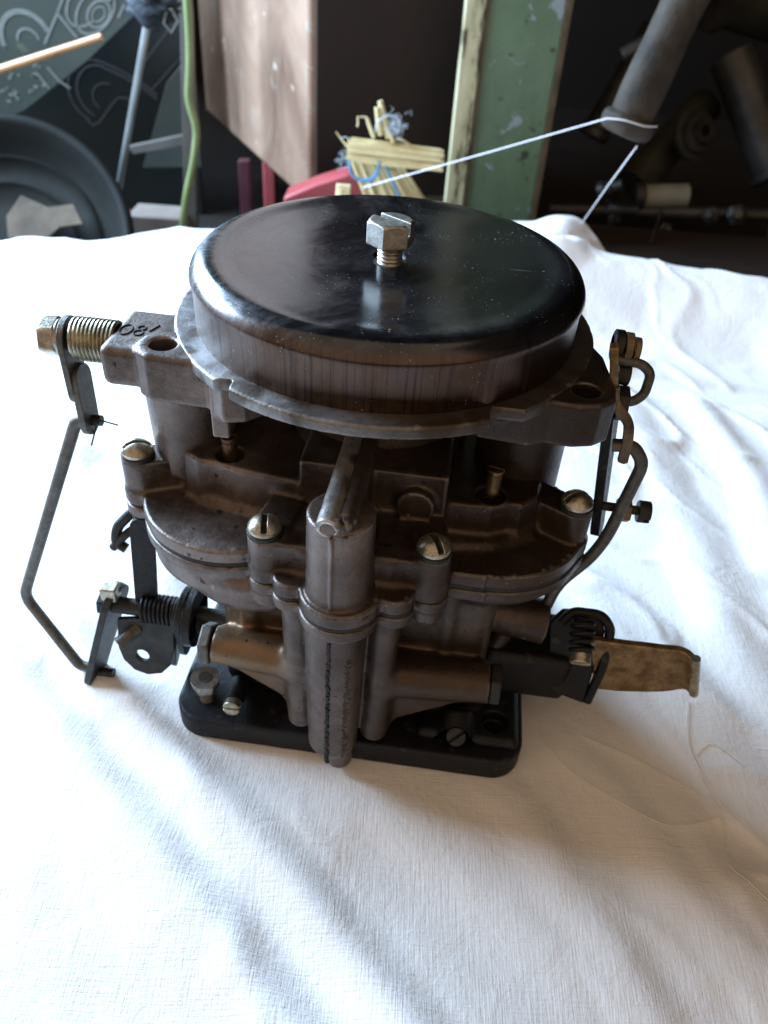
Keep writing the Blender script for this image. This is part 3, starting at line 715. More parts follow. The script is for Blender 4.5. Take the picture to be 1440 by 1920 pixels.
def cloth_h(X, Y):
    H = np.zeros(X.shape)
    for pts, wl, wr, h in FOLDS: H += fold(X, Y, pts, wl, wr, h)
    c, s = math.cos(.9), math.sin(.9)
    U_ = X*c+Y*s; V_ = -X*s+Y*c
    H += vnoise(U_, V_*.35, 26, 3)*3.2+vnoise(U_, V_*.4, 11, 4)*.9+vnoise(X, Y, 60, 5)*4
    H += vnoise(X*.9+Y*.3, Y*.5-X*.2, 7, 8)*.35
    wx = X+vnoise(X, Y, 24, 21)*16; wy = Y+vnoise(X, Y, 24, 22)*16
    for sc, am, sd in ((30, 1.9, 31), (16, .9, 32)):
        q = 1-np.clip(np.abs(vnoise(wx*.8+wy*.55, (wy*.8-wx*.55)*.4, sc, sd))*6, 0, 1)
        H += am*q*q*np.clip(vnoise(X, Y, 70, sd+5)*2+.55, 0, 1)
    # flat beneath the carburetor
    r = np.hypot(X/62, (Y+2)/56); k = np.clip((r-1.0)/.35, 0, 1); k = k*k*(3-2*k)
    H = np.maximum(H, -1.5)
    return H*k
FOLDS = [
 ([(-190, 20), (-140, -8), (-114, -34), (-83, -62), (-52, -89), (-29, -110), (4, -142)], 12, 24, 6),
 ([(-115, 0), (-90, -25), (-56, -56), (-31, -78), (-12, -95), (9, -116), (40, -146)], 12, 12, 4),
 ([(36, -50), (50, -60), (68, -92), (82, -120)], 10, 14, 1.7),
 ([(66, -40), (80, -52), (95, -86), (115, -110)], 10, 14, 1.6),
 ([(-60, 120), (-20, 140), (40, 150)], 30, 30, 3),
 ([(85, 40), (105, 0), (125, -40), (140, -90)], 20, 22, 3.0),
 ([(126, 205), (132, 140), (139, 73), (137, 17), (150, -40)], 22, 18, 3.2),
 ([(170, 200), (180, 120), (172, 60)], 16, 16, 4.0),
 ([(120, 318), (165, 312), (235, 290), (330, 240)], 40, 62, 33),
 ([(100, 212), (170, 204), (260, 190)], 18, 14, -4),
 ([(131, 384), (118, 372), (80, 330)], 50, 40, 25),
 ([(100, 400), (70, 402), (10, 405)], 45, 45, 20),
 ([(-320, 200), (-220, 170), (-140, 110)], 30, 24, 4),
 ([(-260, 330), (-200, 260), (-100, 230)], 50, 40, 5),
]
ex = np.array([e[0] for e in EDGE], float); ey = np.array([e[1] for e in EDGE], float)
xs = np.arange(-420, 421, 2.0); nv = 330
XX = np.repeat(xs[:, None], nv, 1); ye = np.interp(xs, ex, ey)
tt = np.linspace(0, 1, nv)[None, :]; YY = -230+(ye[:, None]+230)*tt
ZZ = cloth_h(XX, YY)
# hem rolls over the edge
drop_n = 24; Xd = np.repeat(xs[:, None], drop_n, 1); td = np.linspace(0, 1, drop_n+1)[None, 1:]
an = np.clip(td*4, 0, 1)*math.pi/2; rr_ = 7.0
Yd = ye[:, None]+rr_*np.sin(an)+vnoise(Xd, td*60+0*Xd, 16, 12)*6*np.clip(td*2, 0, 1)
Zd = ZZ[:, -1:]-rr_*(1-np.cos(an))-np.clip(td-.25, 0, 1)*120
A = np.concatenate([XX, Xd], 1); B = np.concatenate([YY, Yd], 1); Cc = np.concatenate([ZZ, Zd], 1)
nxx, nyy = A.shape
vv = np.stack([A*S, B*S, Cc*S], -1).reshape(-1, 3)
ii = np.arange(nxx*nyy).reshape(nxx, nyy)
fq = np.stack([ii[:-1, :-1], ii[1:, :-1], ii[1:, 1:], ii[:-1, 1:]], -1).reshape(-1, 4)
me = bpy.data.meshes.new('cloth'); me.from_pydata(vv.tolist(), [], fq.tolist()); me.update()
cl = link('cloth', me, M['cloth']); cl.modifiers.new('thick', 'SOLIDIFY').thickness = .0006; cl.modifiers['thick'].offset = -1
cl.location.z = -.0002
tag(cl, 'wrinkled white cotton cloth spread under the carburetor', 'cloth')
# stool under the cloth
M['stoolwood'] = simple('dark_stool_wood', (.03, .018, .010), (.07, .045, .028), .6, 12, mp=(1, 8, 1))
def box_bm(bm, x0, x1, y0, y1, z0, z1, mtx=None):
    mt = Matrix.Translation(((x0+x1)/2, (y0+y1)/2, (z0+z1)/2)) @ Matrix.Diagonal((x1-x0, y1-y0, z1-z0, 1))
    bmesh.ops.create_cube(bm, size=1, matrix=(mtx @ mt) if mtx else mt)
def box(name, x0, x1, y0, y1, z0, z1, mat, parent=None, bevel=.002, mtx=None):
    bm = bmesh.new(); box_bm(bm, x0, x1, y0, y1, z0, z1, mtx); return from_bm(name, bm, mat, parent, bevel=bevel)
st = empty('low_table', (0, 0, -.132), 'low dark wooden table hidden under the white cloth', 'table')
box('tabletop', -.40, .30, -.22, .29, .095, .127, M['stoolwood'], st)
for sx in (-.36, .26):
    for sy in (-.18, .25): box('leg', sx-.02, sx+.02, sy-.02, sy+.02, .001, .094, M['stoolwood'], st)

# loose threads on the cloth
M['thread'] = simple('pale_cotton_thread', (.80, .76, .68), (.88, .85, .80), .8, 200, bump=.00005)
def hh(x, y): return float(cloth_h(np.array([[float(x)]]), np.array([[float(y)]]))[0, 0])
def cloth_thread(pts, label, r=.00016):
    P = [Vector((x, y, 0)) for x, y in pts]
    out = []
    for i in range(len(P)-1):
        p0 = P[max(i-1, 0)]; p1 = P[i]; p2 = P[i+1]; p3 = P[min(i+2, len(P)-1)]
        for j in range(8):
            t = j/8; q = .5*((2*p1)+(p2-p0)*t+(2*p0-5*p1+4*p2-p3)*t*t+(3*p1-p0-3*p2+p3)*t**3); out.append(q)
    out.append(P[-1])
    bm = bmesh.new(); sweep(bm, [(p.x*S, p.y*S, (hh(p.x, p.y)+.45)*S) for p in out], r, 5)
    o = from_bm('loose_thread', bm, M['thread']); tag(o, label, 'thread', 'loose threads on the cloth'); return o
cloth_thread([(60, -35), (66, -47), (76, -56), (90, -65), (101, -66), (112, -62)], 'longest pale loose thread, curving from the black base corner to the right edge')
cloth_thread([(74, -36), (88, -42), (104, -52), (116, -60)], 'faint loose thread just below the curled brown arm')
cloth_thread([(112, -20), (109, -40), (116, -60), (130, -80)], 'pale thread falling down beside the right edge of the picture')
cloth_thread([(110, -40), (116, -36), (124, -44)], 'short curled loose thread at the top of the tangle on the right')
cloth_thread([(110, -48), (113, -66), (110, -78), (120, -90), (121, -104)], 'thin looping thread below the tangle on the right')

# ================================================================== BACKGROUND
ZF = -.132            # floor level below the cloth
M['floor'] = simple('dark_earth_floor', (.008, .006, .0045), (.022, .016, .012), .9, 9, bump=.004)
M['wall'] = simple('sooty_wall', (.004, .0035, .003), (.012, .010, .0085), .9, 3, bump=.003)
bm = bmesh.new(); box_bm(bm, -3, 3, -2, 3, ZF-.1, ZF); tag(from_bm('floor', bm, M['floor']), kind='structure')
bm = bmesh.new(); box_bm(bm, -3, 3, 1.55, 1.65, ZF, 2.6); tag(from_bm('back_wall', bm, M['wall']), kind='structure')
bm = bmesh.new(); box_bm(bm, 1.3, 1.4, -1.0, 1.55, ZF, 2.6); tag(from_bm('right_wall', bm, M['wall']), kind='structure')
bm = bmesh.new(); box_bm(bm, -3, 1.4, .2, 1.65, 2.6, 2.7); tag(from_bm('ceiling', bm, M['wall']), kind='structure')
def W(x, y, z): return Vector((x*S, y*S, z*S+G))       # world mm, z from the flange plane

# painted cabinet on maroon legs
t = NT('peeling_beige_cabinet_paint')
n1 = t.noise(9, 5, .6, dist=.6); n2 = t.noise(26, 4, .6, dist=.4)
c = t.ramp(n1, [(.35, (.20, .118, .080)), (.6, (.36, .235, .165))])
c = t.mix(t.rng(n2, .60, .66, 0, .75), c, (.34, .31, .25)); c = t.mix(t.rng(t.noise(60, 3, .5, dist=.5), .71, .73, 0, .9), c, (.62, .56, .46))
t.set('Base Color', c); t.set('Roughness', .55); t.bump(n2, .001, .5); M['cabinet'] = t.m
M['cabfront_shade'] = simple('shaded_brown_cabinet_front', (.007, .003, .002), (.024, .010, .006), .8, 8)  # unlit cabinet front: its shade put into a separate dark panel colour
M['maroon'] = simple('maroon_painted_steel', (.05, .010, .018), (.10, .025, .04), .45, 30)
cab = empty('cabinet', (-.09, .60, ZF), 'peeling beige metal cabinet raised on maroon legs behind the table', 'cabinet')
x1, y0, z0, z1 = -.088, .0, .0, 0
def Vb(p): return Vector(p)-Vector(cab.location)
bm = bmesh.new()
nc = W(-90, 575, -163); fc = W(-262, 905, -163)
side = [nc, fc]
d = (fc-nc).normalized(); nrm = Vector((d.y, -d.x, 0)); nrm = nrm if nrm.x > 0 else -nrm
pts = [nc, fc, fc+Vector((.24, .06, 0)), nc+Vector((.17, .04, 0))]
lo = [bm.verts.new(Vb(p)) for p in pts]; hi = [bm.verts.new(Vb(p+Vector((0, 0, .62)))) for p in pts]
bm.faces.new(lo[::-1]); bm.faces.new(hi)
for k in range(4): bm.faces.new((lo[k], lo[(k+1) % 4], hi[(k+1) % 4], hi[k]))
o = from_bm('cabinet_body', bm, M['cabinet'], cab, bevel=.003)
bm = bmesh.new()
n3 = (pts[3]-pts[0]).normalized(); out = Vector((n3.y, -n3.x, 0))
q = [nc+n3*.006+out*.003, pts[3]-n3*.006+out*.003]
vsl = [Vb(q[0]+Vector((0, 0, .01))), Vb(q[1]+Vector((0, 0, .01))), Vb(q[1]+Vector((0, 0, .61))), Vb(q[0]+Vector((0, 0, .61)))]
a = [bm.verts.new(p) for p in vsl]; b = [bm.verts.new(p+out*.004) for p in vsl]
bm.faces.new(a); bm.faces.new(b)
for k in range(4): bm.faces.new((a[k], a[(k+1) % 4], b[(k+1) % 4], b[k]))
from_bm('front_shade_panel', bm, M['cabfront_shade'], cab, bevel=.001)
for lx, ly in ((-176, 705), (60, 625), (0, 915)):
    p = W(lx, ly, -163); box('leg', p.x-.006, p.x+.006, p.y-.006, p.y+.006, ZF+.001, p.z, M['maroon'], None, .001).parent = cab
for ch in cab.children:
    if ch.name.startswith('leg'):
        ch.data.transform(Matrix.Translation(-Vector(cab.location)))

# green post
t = NT('chipped_green_paint')
n1 = t.noise(14, 5, .6); n2 = t.noise(45, 5, .65, dist=.4)
c = t.ramp(n1, [(.3, (.075, .125, .070)), (.7, (.13, .20, .115))])
c = t.mix(t.rng(n2, .60, .63, 0, .9), c, (.26, .30, .34)); c = t.mix(t.rng(t.noise(75, 4, .7), .61, .64, 0, .9), c, (.035, .03, .018))
t.set('Base Color', c); t.set('Roughness', .5); t.bump(n2, .0012, .6); M['green'] = t.m
t = NT('rusted_cream_edge')
n1 = t.noise(60, 5, .65, src=t.mapping((1, 1, .25)))
c = t.ramp(n1, [(.35, (.62, .58, .38)), (.52, (.46, .44, .26)), (.60, (.07, .045, .025))])
t.set('Base Color', c); t.set('Roughness', .55); M['cream'] = t.m
M['rustedge'] = simple('rust_brown_edge', (.05, .035, .015), (.12, .08, .04), .8, 60)
post = empty('green_post', (.08, .52, ZF), 'chipped green painted post with a cream rusted edge, standing behind the table', 'post')
H0 = .62
box('post_face', -.026, .033, 0, .006, .001, H0, M['green'], post, .0008)
box('post_edge', -.0435, -.0268, -.002, .014, .001, H0, M['cream'], post, .0015)
box('rust_strip', -.0266, -.0262+.002, -.0014, -.0002, .001, H0, M['rustedge'], post, .0001)
box('far_edge', .0332, .0385, -.001, .006, .001, H0, M['rustedge'], post, .0005)
box('web', .008, .012, .0062, .06, .001, H0, M['green'], post, .0005)

# straw bundle
M['straw'] = simple('yellow_straw', (.58, .47, .22), (.86, .77, .48), .6, 60, mp=(1, 1, 1), bump=.0006)
M['blue'] = simple('blue_twine', (.06, .20, .36), (.14, .36, .55), .5, 120)
M['paleblue'] = simple('frayed_pale_twine', (.45, .55, .62), (.65, .72, .78), .7, 120)
br = empty('straw_broom', (-.01, .45, ZF), 'bundle of cut yellow straw tied with blue twine, behind the lid', 'broom')
def inbr(o):
    o.data.transform(Matrix.Translation(-Vector(br.location))); o.parent = br; return o
def stalk(a, b, r0, r1, n=5, nm='stalk'):
    bm = bmesh.new(); a = W(*a); b = W(*b); dv = b-a; k = 7; pts = []; rs = []
    sd = Vector((random.uniform(-1, 1), random.uniform(-1, 1), random.uniform(-1, 1)))*.0006
    for i in range(k): pts.append(a+dv*(i/(k-1))+sd*math.sin(i/(k-1)*math.pi)); rs.append((r0+(r1-r0)*i/(k-1))*S)
    sweep(bm, pts, rs, 9); return inbr(from_bm(nm, bm, M['straw']))
# horizontal bunch
for i in range(34):
    oy = random.uniform(-6, 5); oz = (i % 12-5.5)*1.2
    stalk((-43+random.uniform(-2.5, 2), 446+oy, -77+oz*1.0+random.uniform(-.5, .5)), (28+random.uniform(-1.5, 1.5), 450+oy, -81+oz*.95), random.uniform(1.0, 1.5), random.uniform(1.0, 1.4))
# leaning bunch below
for i in range(26):
    x0 = -42+i*1.45; stalk((x0+random.uniform(-1, 1), 452+random.uniform(-3, 5), -84), (x0+18+i*.55, 452+random.uniform(-4, 6), -124), random.uniform(1.0, 1.6), random.uniform(1.0, 1.6))
for i in range(4): stalk((-51+i*2.6, 446, -103), (-53+i*2.8, 446, -122), 1.7, 1.7)
stalk((-20, 450, -66), (-24, 450, -47), 2.2, 1.9); stalk((-14, 452, -68), (-22, 452, -43), 2.6, 2.0); stalk((-25, 449, -68), (-31, 450, -55), 1.6, 1.3)
stalk((-44, 449, -77), (-54, 450, -66), .8, .5); stalk((-31, 448, -54), (-38, 448, -54), .5, .4); stalk((-38, 448, -54), (-38, 448, -61), .6, .5)
stalk((-8, 450, -67), (4, 450, -72), 1.4, .5); stalk((-10, 449, -70), (-16, 449, -60), 2.0, 1.0)
def twine(pts, r, mat, nm='twine'):
    bm = bmesh.new(); P = round_path([W(*p) for p in pts], .006, 6); sweep(bm, P, r*S, 8); return inbr(from_bm(nm, bm, mat))
twine([(-20, 441, -82), (-20, 440, -90), (-25, 440, -97), (-34, 441, -98), (-42, 442, -93), (-43, 443, -82)], 1.3, M['blue'])
twine([(-21, 441, -90), (-26, 440, -96.5), (-34, 440.5, -97)], 1.4, M['blue'])
twine([(-16, 443, -84), (-6, 441, -102), (2, 440, -114), (6, 440, -122)], 1.3, M['blue'])
twine([(-24, 447, -64), (-24, 446, -56), (-14, 446, -50), (-5, 446, -55), (-8, 446, -64)], .5, M['paleblue'])
bm = bmesh.new()
for i in range(60):
    c0 = Vector((random.gauss(-10, 4), 446+random.uniform(-3, 3), random.gauss(-57, 3.5))); pts = [W(*c0)]
    for k in range(5): c0 = c0+Vector((random.uniform(-3, 3), random.uniform(-1, 1), random.uniform(-3, 3))); pts.append(W(*c0))
    sweep(bm, pts, .00012, 4)
for i in range(16):
    c0 = Vector((random.gauss(-47, 2), 446, random.gauss(-84, 3))); pts = [W(*c0)]
    for k in range(4): c0 = c0+Vector((random.uniform(-3, 2), random.uniform(-1, 1), random.uniform(-2.5, 2.5))); pts.append(W(*c0))
    sweep(bm, pts, .00014, 4)
o = inbr(from_bm('frayed_fibres', bm, M['paleblue'])); o['kind'] = 'stuff'
twine([(-50, 448, -70), (-46, 447, -68), (-40, 447, -72)], .3, M['paleblue'])

# red sheet leaning behind the straw
M['red'] = simple('faded_red_sheet', (.30, .035, .04), (.42, .08, .09), .5, 14)
bm = bmesh.new(); pts = [W(-103, 500, -150), (W(-103, 500, -134)), W(-76, 502, -122), W(-48, 504, -112), W(-30, 505, -118), W(-10, 505, -132), W(-5, 505, -150)]
vs = [bm.verts.new(p) for p in pts]; ff = bm.faces.new(vs); e = bmesh.ops.extrude_face_region(bm, geom=[ff]); bmesh.ops.translate(bm, verts=[x for x in e['geom'] if isinstance(x, bmesh.types.BMVert)], vec=(0, .03, 0))
tag(from_bm('red_box', bm, M['red'], bevel=.002), 'faded red box peeking out between cabinet and straw', 'box')
box('red_tin', -.236, -.222, .78, .80, ZF+.001, ZF+.10, M['red'])['label'] = 'bright red tin under the raised cabinet'
bpy.data.objects['red_tin']['category'] = 'tin'
bpy.data.objects['red_tin'].location = (.075, -.05, -.005+.006)

# hanging pipe with collar
M['iron'] = simple('rough_grey_iron', (.016, .012, .009), (.075, .060, .046), .7, 40, 0, bump=.0014)
M['iron'].node_tree.nodes['Principled BSDF'].inputs['Specular IOR Level'].default_value = .2
pa, pb = W(126, 300, -12), W(161, 312, 118)
pipe = empty('iron_pipe', tuple(pa), 'grey iron pipe with a swollen collar, reaching down behind the carburetor', 'pipe')
def inp(o, p): o.data.transform(Matrix.Translation(-Vector(p.location))); o.parent = p; return o
ax = (pb-pa).normalized()
bm = bmesh.new(); sweep(bm, [pa+ax*(i/10)*.135 for i in range(11)], [.0122+.0005*math.sin(i*1.3) for i in range(11)], 28); inp(from_bm('pipe_shaft', bm, M['iron']), pipe)
ax2 = Vector((ax.x*.55+.14, ax.y, ax.z)).normalized()
inp(lathe('collar', [(0, -6), (9.5, -6.4), (13.4, -5.4), (15.4, -3), (15.9, 0), (15.4, 2.9), (13.8, 4.6), (12, 5), (0, 5)], M['iron'], None, 14, c=tuple(pa-ax2*.002), axis=tuple(ax2), world=True), pipe)

# string tied to the pipe
M['string'] = simple('white_string', (.68, .67, .70), (.80, .80, .82), .7, 200, bump=.0001)
bm = bmesh.new()
c0 = pa+Vector((0, 0, .002))
l_ = W(111.0, 289, -9.5); r_ = W(139.5, 290, -12.0)
sweep(bm, [W(-30, 418, -95.5), W(50, 345, -47), l_], .00045, 6)
sweep(bm, round_path([l_, W(119, 283.6, -8.5), W(131, 283.0, -11.0), r_], .004), .0004, 6)
lowp = W(131.5, 291, -23); sweep(bm, [lowp, W(131, 338, -60), W(130.5, 386, -99.5)], .00045, 6)
tag(from_bm('string', bm, M['string']), 'thin white string looped over the pipe collar and pulled tight to the cloth', 'string')

# left: posters, stick, rod, pan, strips
M['poster'] = simple('dark_green_grey_poster', (.030, .042, .037), (.060, .076, .067), .35, 5, bump=.0004, fleck=(.12, .13, .10), fs=50, ft=(.66, .74))
M['poster2'] = simple('dark_slate_poster', (.009, .012, .012), (.021, .026, .025), .35, 5, bump=.0004)
M['chalk'] = simple('pale_printed_line', (.15, .17, .16), (.23, .255, .24), .6, 100)
M['chalk2'] = simple('dim_printed_line', (.075, .072, .076), (.12, .115, .12), .6, 100)
def prism(name, pts, dy, mat, label=None, cat=None, parent=None, bev=.0006):
    bm = bmesh.new(); vs = [bm.verts.new(W(*p)) for p in pts]; ff = bm.faces.new(vs)
    e = bmesh.ops.extrude_face_region(bm, geom=[ff]); bmesh.ops.translate(bm, verts=[x for x in e['geom'] if isinstance(x, bmesh.types.BMVert)], vec=(0, dy*S, 0))
    o = from_bm(name, bm, mat, parent, bevel=bev)
    if label: tag(o, label, cat)
    return o
def ribbon(bm, pts, wd):
    P = [W(*p) for p in pts]
    prev = None
    for i, p in enumerate(P):
        t = (P[min(i+1, len(P)-1)]-P[max(i-1, 0)]).normalized(); n_ = Vector((-t.z, 0, t.x)).normalized()*wd*S/2
        a, b = bm.verts.new(p+n_), bm.verts.new(p-n_)
        if prev: bm.faces.new((prev[0], a, b, prev[1]))
        prev = (a, b)
def arc3(cx, cz, rx, rz, y, a0, a1, rot=0, n=20):
    out = []
    for i in range(n+1):
        a = math.radians(a0+(a1-a0)*i/n); x = rx*math.cos(a); z = rz*math.sin(a); out.append((cx+x*math.cos(rot)-z*math.sin(rot), y, cz+x*math.sin(rot)+z*math.cos(rot)))
    return out
po1 = prism('poster_board', [(-455, 700, -150), (-405, 700, -129), (-330, 700, -78), (-277, 700, -36), (-245, 700, -6), (-245, 700, 90), (-560, 700, 90), (-560, 700, -150)], 5, M['poster'], 'dark green board printed with pale line drawings, upper left', 'poster')
bm = bmesh.new(); Y1 = 699.2
a1_ = -.75
for rx in (26, 23.5): ribbon(bm, arc3(-388, -62, rx, rx*.95, Y1, 20, 200), 1.7)
for rx in (11,): ribbon(bm, arc3(-386, -64, rx, rx, Y1, 10, 180), 1.7)
ribbon(bm, [(-370, Y1, -65), (-352, Y1, -38), (-342, Y1, -22)], 1.7); ribbon(bm, [(-336, Y1, -58), (-352, Y1, -38)], 1.7)
ribbon(bm, arc3(-322, -28, 25, 14, Y1, 60, 260, .75), 1.7); ribbon(bm, arc3(-314, -34, 25, 14, Y1, 0, 360, .75), 1.7)
ribbon(bm, arc3(-311, -36, 14, 9, Y1, 0, 360, .75), 1.7); ribbon(bm, arc3(-311, -36, 8, 5, Y1, 0, 360, .75), 1.3)
ribbon(bm, [(-300, Y1, -24), (-294, Y1, -12), (-286, Y1, -2)], 5); ribbon(bm, [(-292, Y1, -38), (-284, Y1, -26)], 1.7)
ribbon(bm, [(-372, Y1, -86), (-362, Y1, -98), (-352, Y1, -104)], 1.5); ribbon(bm, [(-384, Y1, -92), (-374, Y1, -106)], 1.5)
for i in range(34):
    x = random.uniform(-455, -380); z = -128+random.uniform(2, 26)+max(0, (x+430))*.62*.7
    ribbon(bm, [(x, Y1, z), (x+random.uniform(1, 5), Y1, z+random.uniform(-3, 3))], random.uniform(1, 2.4))
from_bm('printed_drawing', bm, M['chalk'], po1)
po2 = prism('poster_board', [(-600, 800, -300), (-250, 800, -300), (-250, 800, 120), (-600, 800, 120)], 5, M['poster2'], 'slate dark board with a faint curved drawing, behind the thin rod', 'poster')
bm = bmesh.new(); Y2 = 799.2
for k, o_ in enumerate((0, 5)):
    ribbon(bm, arc3(-361+o_, -128+0, 33-o_, 33-o_, Y2, 75, 245), 1.6)
    ribbon(bm, [(-352, Y2, -96-o_), (-330, Y2, -104-o_), (-306, Y2, -116-o_), (-292, Y2, -126-o_)], 1.6)
ribbon(bm, [(-378, Y2, -158), (-372, Y2, -164), (-364, Y2, -160), (-346, Y2, -140), (-338, Y2, -132), (-322, Y2, -132)], 1.6)
ribbon(bm, arc3(-350, -133, 17, 15, Y2, 70, 230), 1.4)
ribbon(bm, [(-308, Y2, -100), (-262, Y2, -50)], 1.2); ribbon(bm, [(-298, Y2, -122), (-252, Y2, -78)], 1.2)
from_bm('printed_drawing', bm, M['chalk2'], po2)
M['stickw'] = simple('orange_varnished_stick', (.46, .24, .10), (.62, .36, .17), .4, 40)
bm = bmesh.new(); sweep(bm, [W(-420, 600, -86), W(-374, 600, -71), W(-276, 600, -39)], [.0034, .0034, .0030], 12); tag(from_bm('stick', bm, M['stickw']), 'thin orange wooden stick crossing the upper left corner', 'stick')
M['rodm'] = simple('grey_blue_rod', (.22, .26, .27), (.36, .40, .41), .35, 30, .6)
bm = bmesh.new(); sweep(bm, [W(-238.5, 620, -24), W(-304, 622, -222)], .0033, 14)
rodo = from_bm('metal_rod', bm, M['rodm']); tag(rodo, 'thin pale metal rod standing between the posters and the green cable', 'rod')
# dark cluster where the rod is tied
M['rag'] = simple('dark_blue_rag', (.008, .012, .017), (.03, .04, .055), .8, 30)
bm = bmesh.new(); bmesh.ops.create_icosphere(bm, subdivisions=4, radius=.017, matrix=Matrix.Translation(W(-232, 618, -14)) @ Matrix.Diagonal((1.15, .8, .9, 1)))
for v_ in bm.verts:
    q_ = v_.co*180; v_.co += (v_.co-W(-232, 618, -14)).normalized()*.004*(math.sin(q_.x*3+q_.z*5)+math.sin(q_.y*4-q_.z*2.3)*.7)
tag(from_bm('rag', bm, M['rag'], smooth=True), 'dark blue crumpled rag tied round the top of the thin rod', 'rag')
bm = bmesh.new(); sweep(bm, arc3 and [W(*p) for p in [(-219, 608, -18), (-222, 608, -26), (-216, 608, -33), (-209, 608, -24), (-214, 608, -15), (-219, 608, -18)]], .0011, 6)
tag(from_bm('wire_loop', bm, M['chalk']), 'small pale wire loop hanging beside the dark rag', 'wire')
# round pan
M['pan'] = simple('dark_greenish_pan', (.004, .005, .005), (.013, .014, .012), .6, 12, 0, bump=.0008)
M['pan'].node_tree.nodes['Principled BSDF'].inputs['Specular IOR Level'].default_value = .12
pan = lathe('round_pan', [(0, -26), (40, -26), (62, -25), (66, -21), (70, -24), (84, -20), (88, -15), (92, -17), (104, -8), (112, 2), (117, 5), (121, 3), (122, -3), (114, -14), (100, -26), (70, -33), (0, -33)], M['pan'], None, 96, c=tuple(W(-352, 478, -182)+Vector((-.016, .03, -.012))), axis=(.10, -.72, .70), world=True, angle=60)
tag(pan, 'large dark round metal pan standing at the left edge behind the cloth', 'pan')
pc = Vector(W(-352, 478, -182)+Vector((-.016, .03, -.012))); q_ = Vector((0, 0, 1)).rotation_difference(Vector((.10, -.72, .70)).normalized())
M['rubble'] = simple('brown_clutter', (.07, .05, .035), (.22, .17, .12), .8, 30)
M['scraprag'] = simple('brown_grimy_rag', (.03, .022, .015), (.12, .09, .06), .9, 25, bump=.001)
bm = bmesh.new()
cp = [(-.02, .0), (.012, -.006), (.030, .012), (.052, .016), (.040, .034), (.016, .030), (-.012, .040), (-.024, .020)]
vs = [bm.verts.new((x+.02, y+.012, -.016+.25*x+.1*y)) for x, y in cp]; ff = bm.faces.new(vs)
e = bmesh.ops.extrude_face_region(bm, geom=[ff]); bmesh.ops.translate(bm, verts=[x for x in e['geom'] if isinstance(x, bmesh.types.BMVert)], vec=(0, 0, .0016))
bm.transform(Matrix.Translation(pc) @ q_.to_matrix().to_4x4())
tag(from_bm('cardboard_scrap', bm, M['scraprag'], bevel=.0004), 'torn brown cardboard scrap lying in the dark round pan', 'cardboard')
# strips and small boxes
M['greyboard'] = simple('grey_board', (.07, .066, .06), (.14, .135, .12), .7, 14)
prism('grey_board', [(-236, 652, -240), (-222, 652, -240), (-208, 652, -28), (-207, 652, 60), (-218, 652, 60), (-219, 652, -33)], 10, M['greyboard'], 'upright grey board behind the green cable', 'board')
M['whitebox'] = simple('dirty_white_carton', (.20, .17, .15), (.30, .26, .23), .7, 20)
box('carton', -.289, -.228, .635, .675, ZF+.0005+.02, ZF+.0412, M['whitebox'])
tag(bpy.data.objects['carton'], 'dirty white carton lying low between the rod and the green cable', 'carton'); bpy.data.objects['carton'].location.z = W(0, 0, -228).z-(ZF+.0205)
box('bottle_stopper', -.309, -.291, .64, .66, 0, .014, M['red']); o = bpy.data.objects['bottle_stopper']; tag(o, 'small red plastic stopper at the left end of the white carton', 'stopper'); o.location.z = W(0, 0, -223).z
prism('wood_strip', [(-298, 690, -155), (-292, 690, -162), (-228, 690, -148), (-228, 690, -137)], 8, M['greyboard'], 'pale slanting wood strip above the white carton', 'strip')
prism('backing_board', [(-300, 740, -190), (-232, 740, -185), (-232, 740, -70), (-262, 740, -100)], 6, M['poster'], 'dim green-grey board behind the slanting wood strip', 'board')
# shelf that carries those small things
M['greencab'] = simple('olive_green_cable', (.16, .21, .08), (.24, .30, .13), .45, 40)
bm = bmesh.new(); sweep(bm, round_path([W(-196, 600, 60), W(-197, 600, -6), W(-199, 600, -50), W(-204.5, 600, -86), W(-198, 600, -108), W(-203, 600, -135), W(-216, 600, -175), W(-224, 600, -215)], .03, 8), .0036, 12)
tag(from_bm('cable', bm, M['greencab']), 'olive green cable hanging in front of the grey board', 'cable')

# right clutter
M['dk'] = simple('dark_oily_metal', (.018, .018, .017), (.075, .074, .068), .4, 25, .4, bump=.001)
M['dkbrown'] = simple('dark_brown_plank', (.012, .008, .006), (.034, .021, .015), .7, 14, mp=(1, 6, 1))
M['olive'] = simple('olive_dusty_metal', (.016, .016, .011), (.045, .044, .030), .6, 25)
M['jar'] = simple('dusty_cream_jar', (.20, .20, .15), (.34, .34, .27), .5, 30, bump=.0006)
def rodthing(name, a, b, r, mat, label, cat, collar=None):
    bm = bmesh.new(); A_ = W(*a); B_ = W(*b); n = 8; rs = [r*S]*(n+1)
    sweep(bm, [A_+(B_-A_)*(i/n) for i in range(n+1)], rs, 24)
    o = from_bm(name, bm, mat, bevel=.001); tag(o, label, cat)
    if collar:
        d_ = (B_-A_).normalized()
        c_ = lathe('collar', [(0, -4), (r*1.08, -4), (r*1.22, -2), (r*1.22, 5), (r*1.05, 7), (0, 7)], M['dk'], o, 32, c=tuple(A_), axis=tuple(d_), world=True)
    return o
rodthing('dark_cylinder', (392, 700, -136), (330, 760, -40), 23, M['dk'], 'large dark cylinder leaning at the right edge of the clutter', 'cylinder', True)
rodthing('jar', (252, 700, -170), (306, 702, -166), 12.5, M['jar'], 'dusty cream jar lying on its side in the dark clutter', 'jar', True)
rodthing('dark_pipe', (250, 720, -165), (330, 800, -95), 20, M['olive'], 'olive pipe lying behind the cream jar', 'pipe')
rodthing('tin_can', (300, 760, 20), (440, 800, -10), 34, M['olive'], 'dusty olive can high in the right clutter', 'can', True)
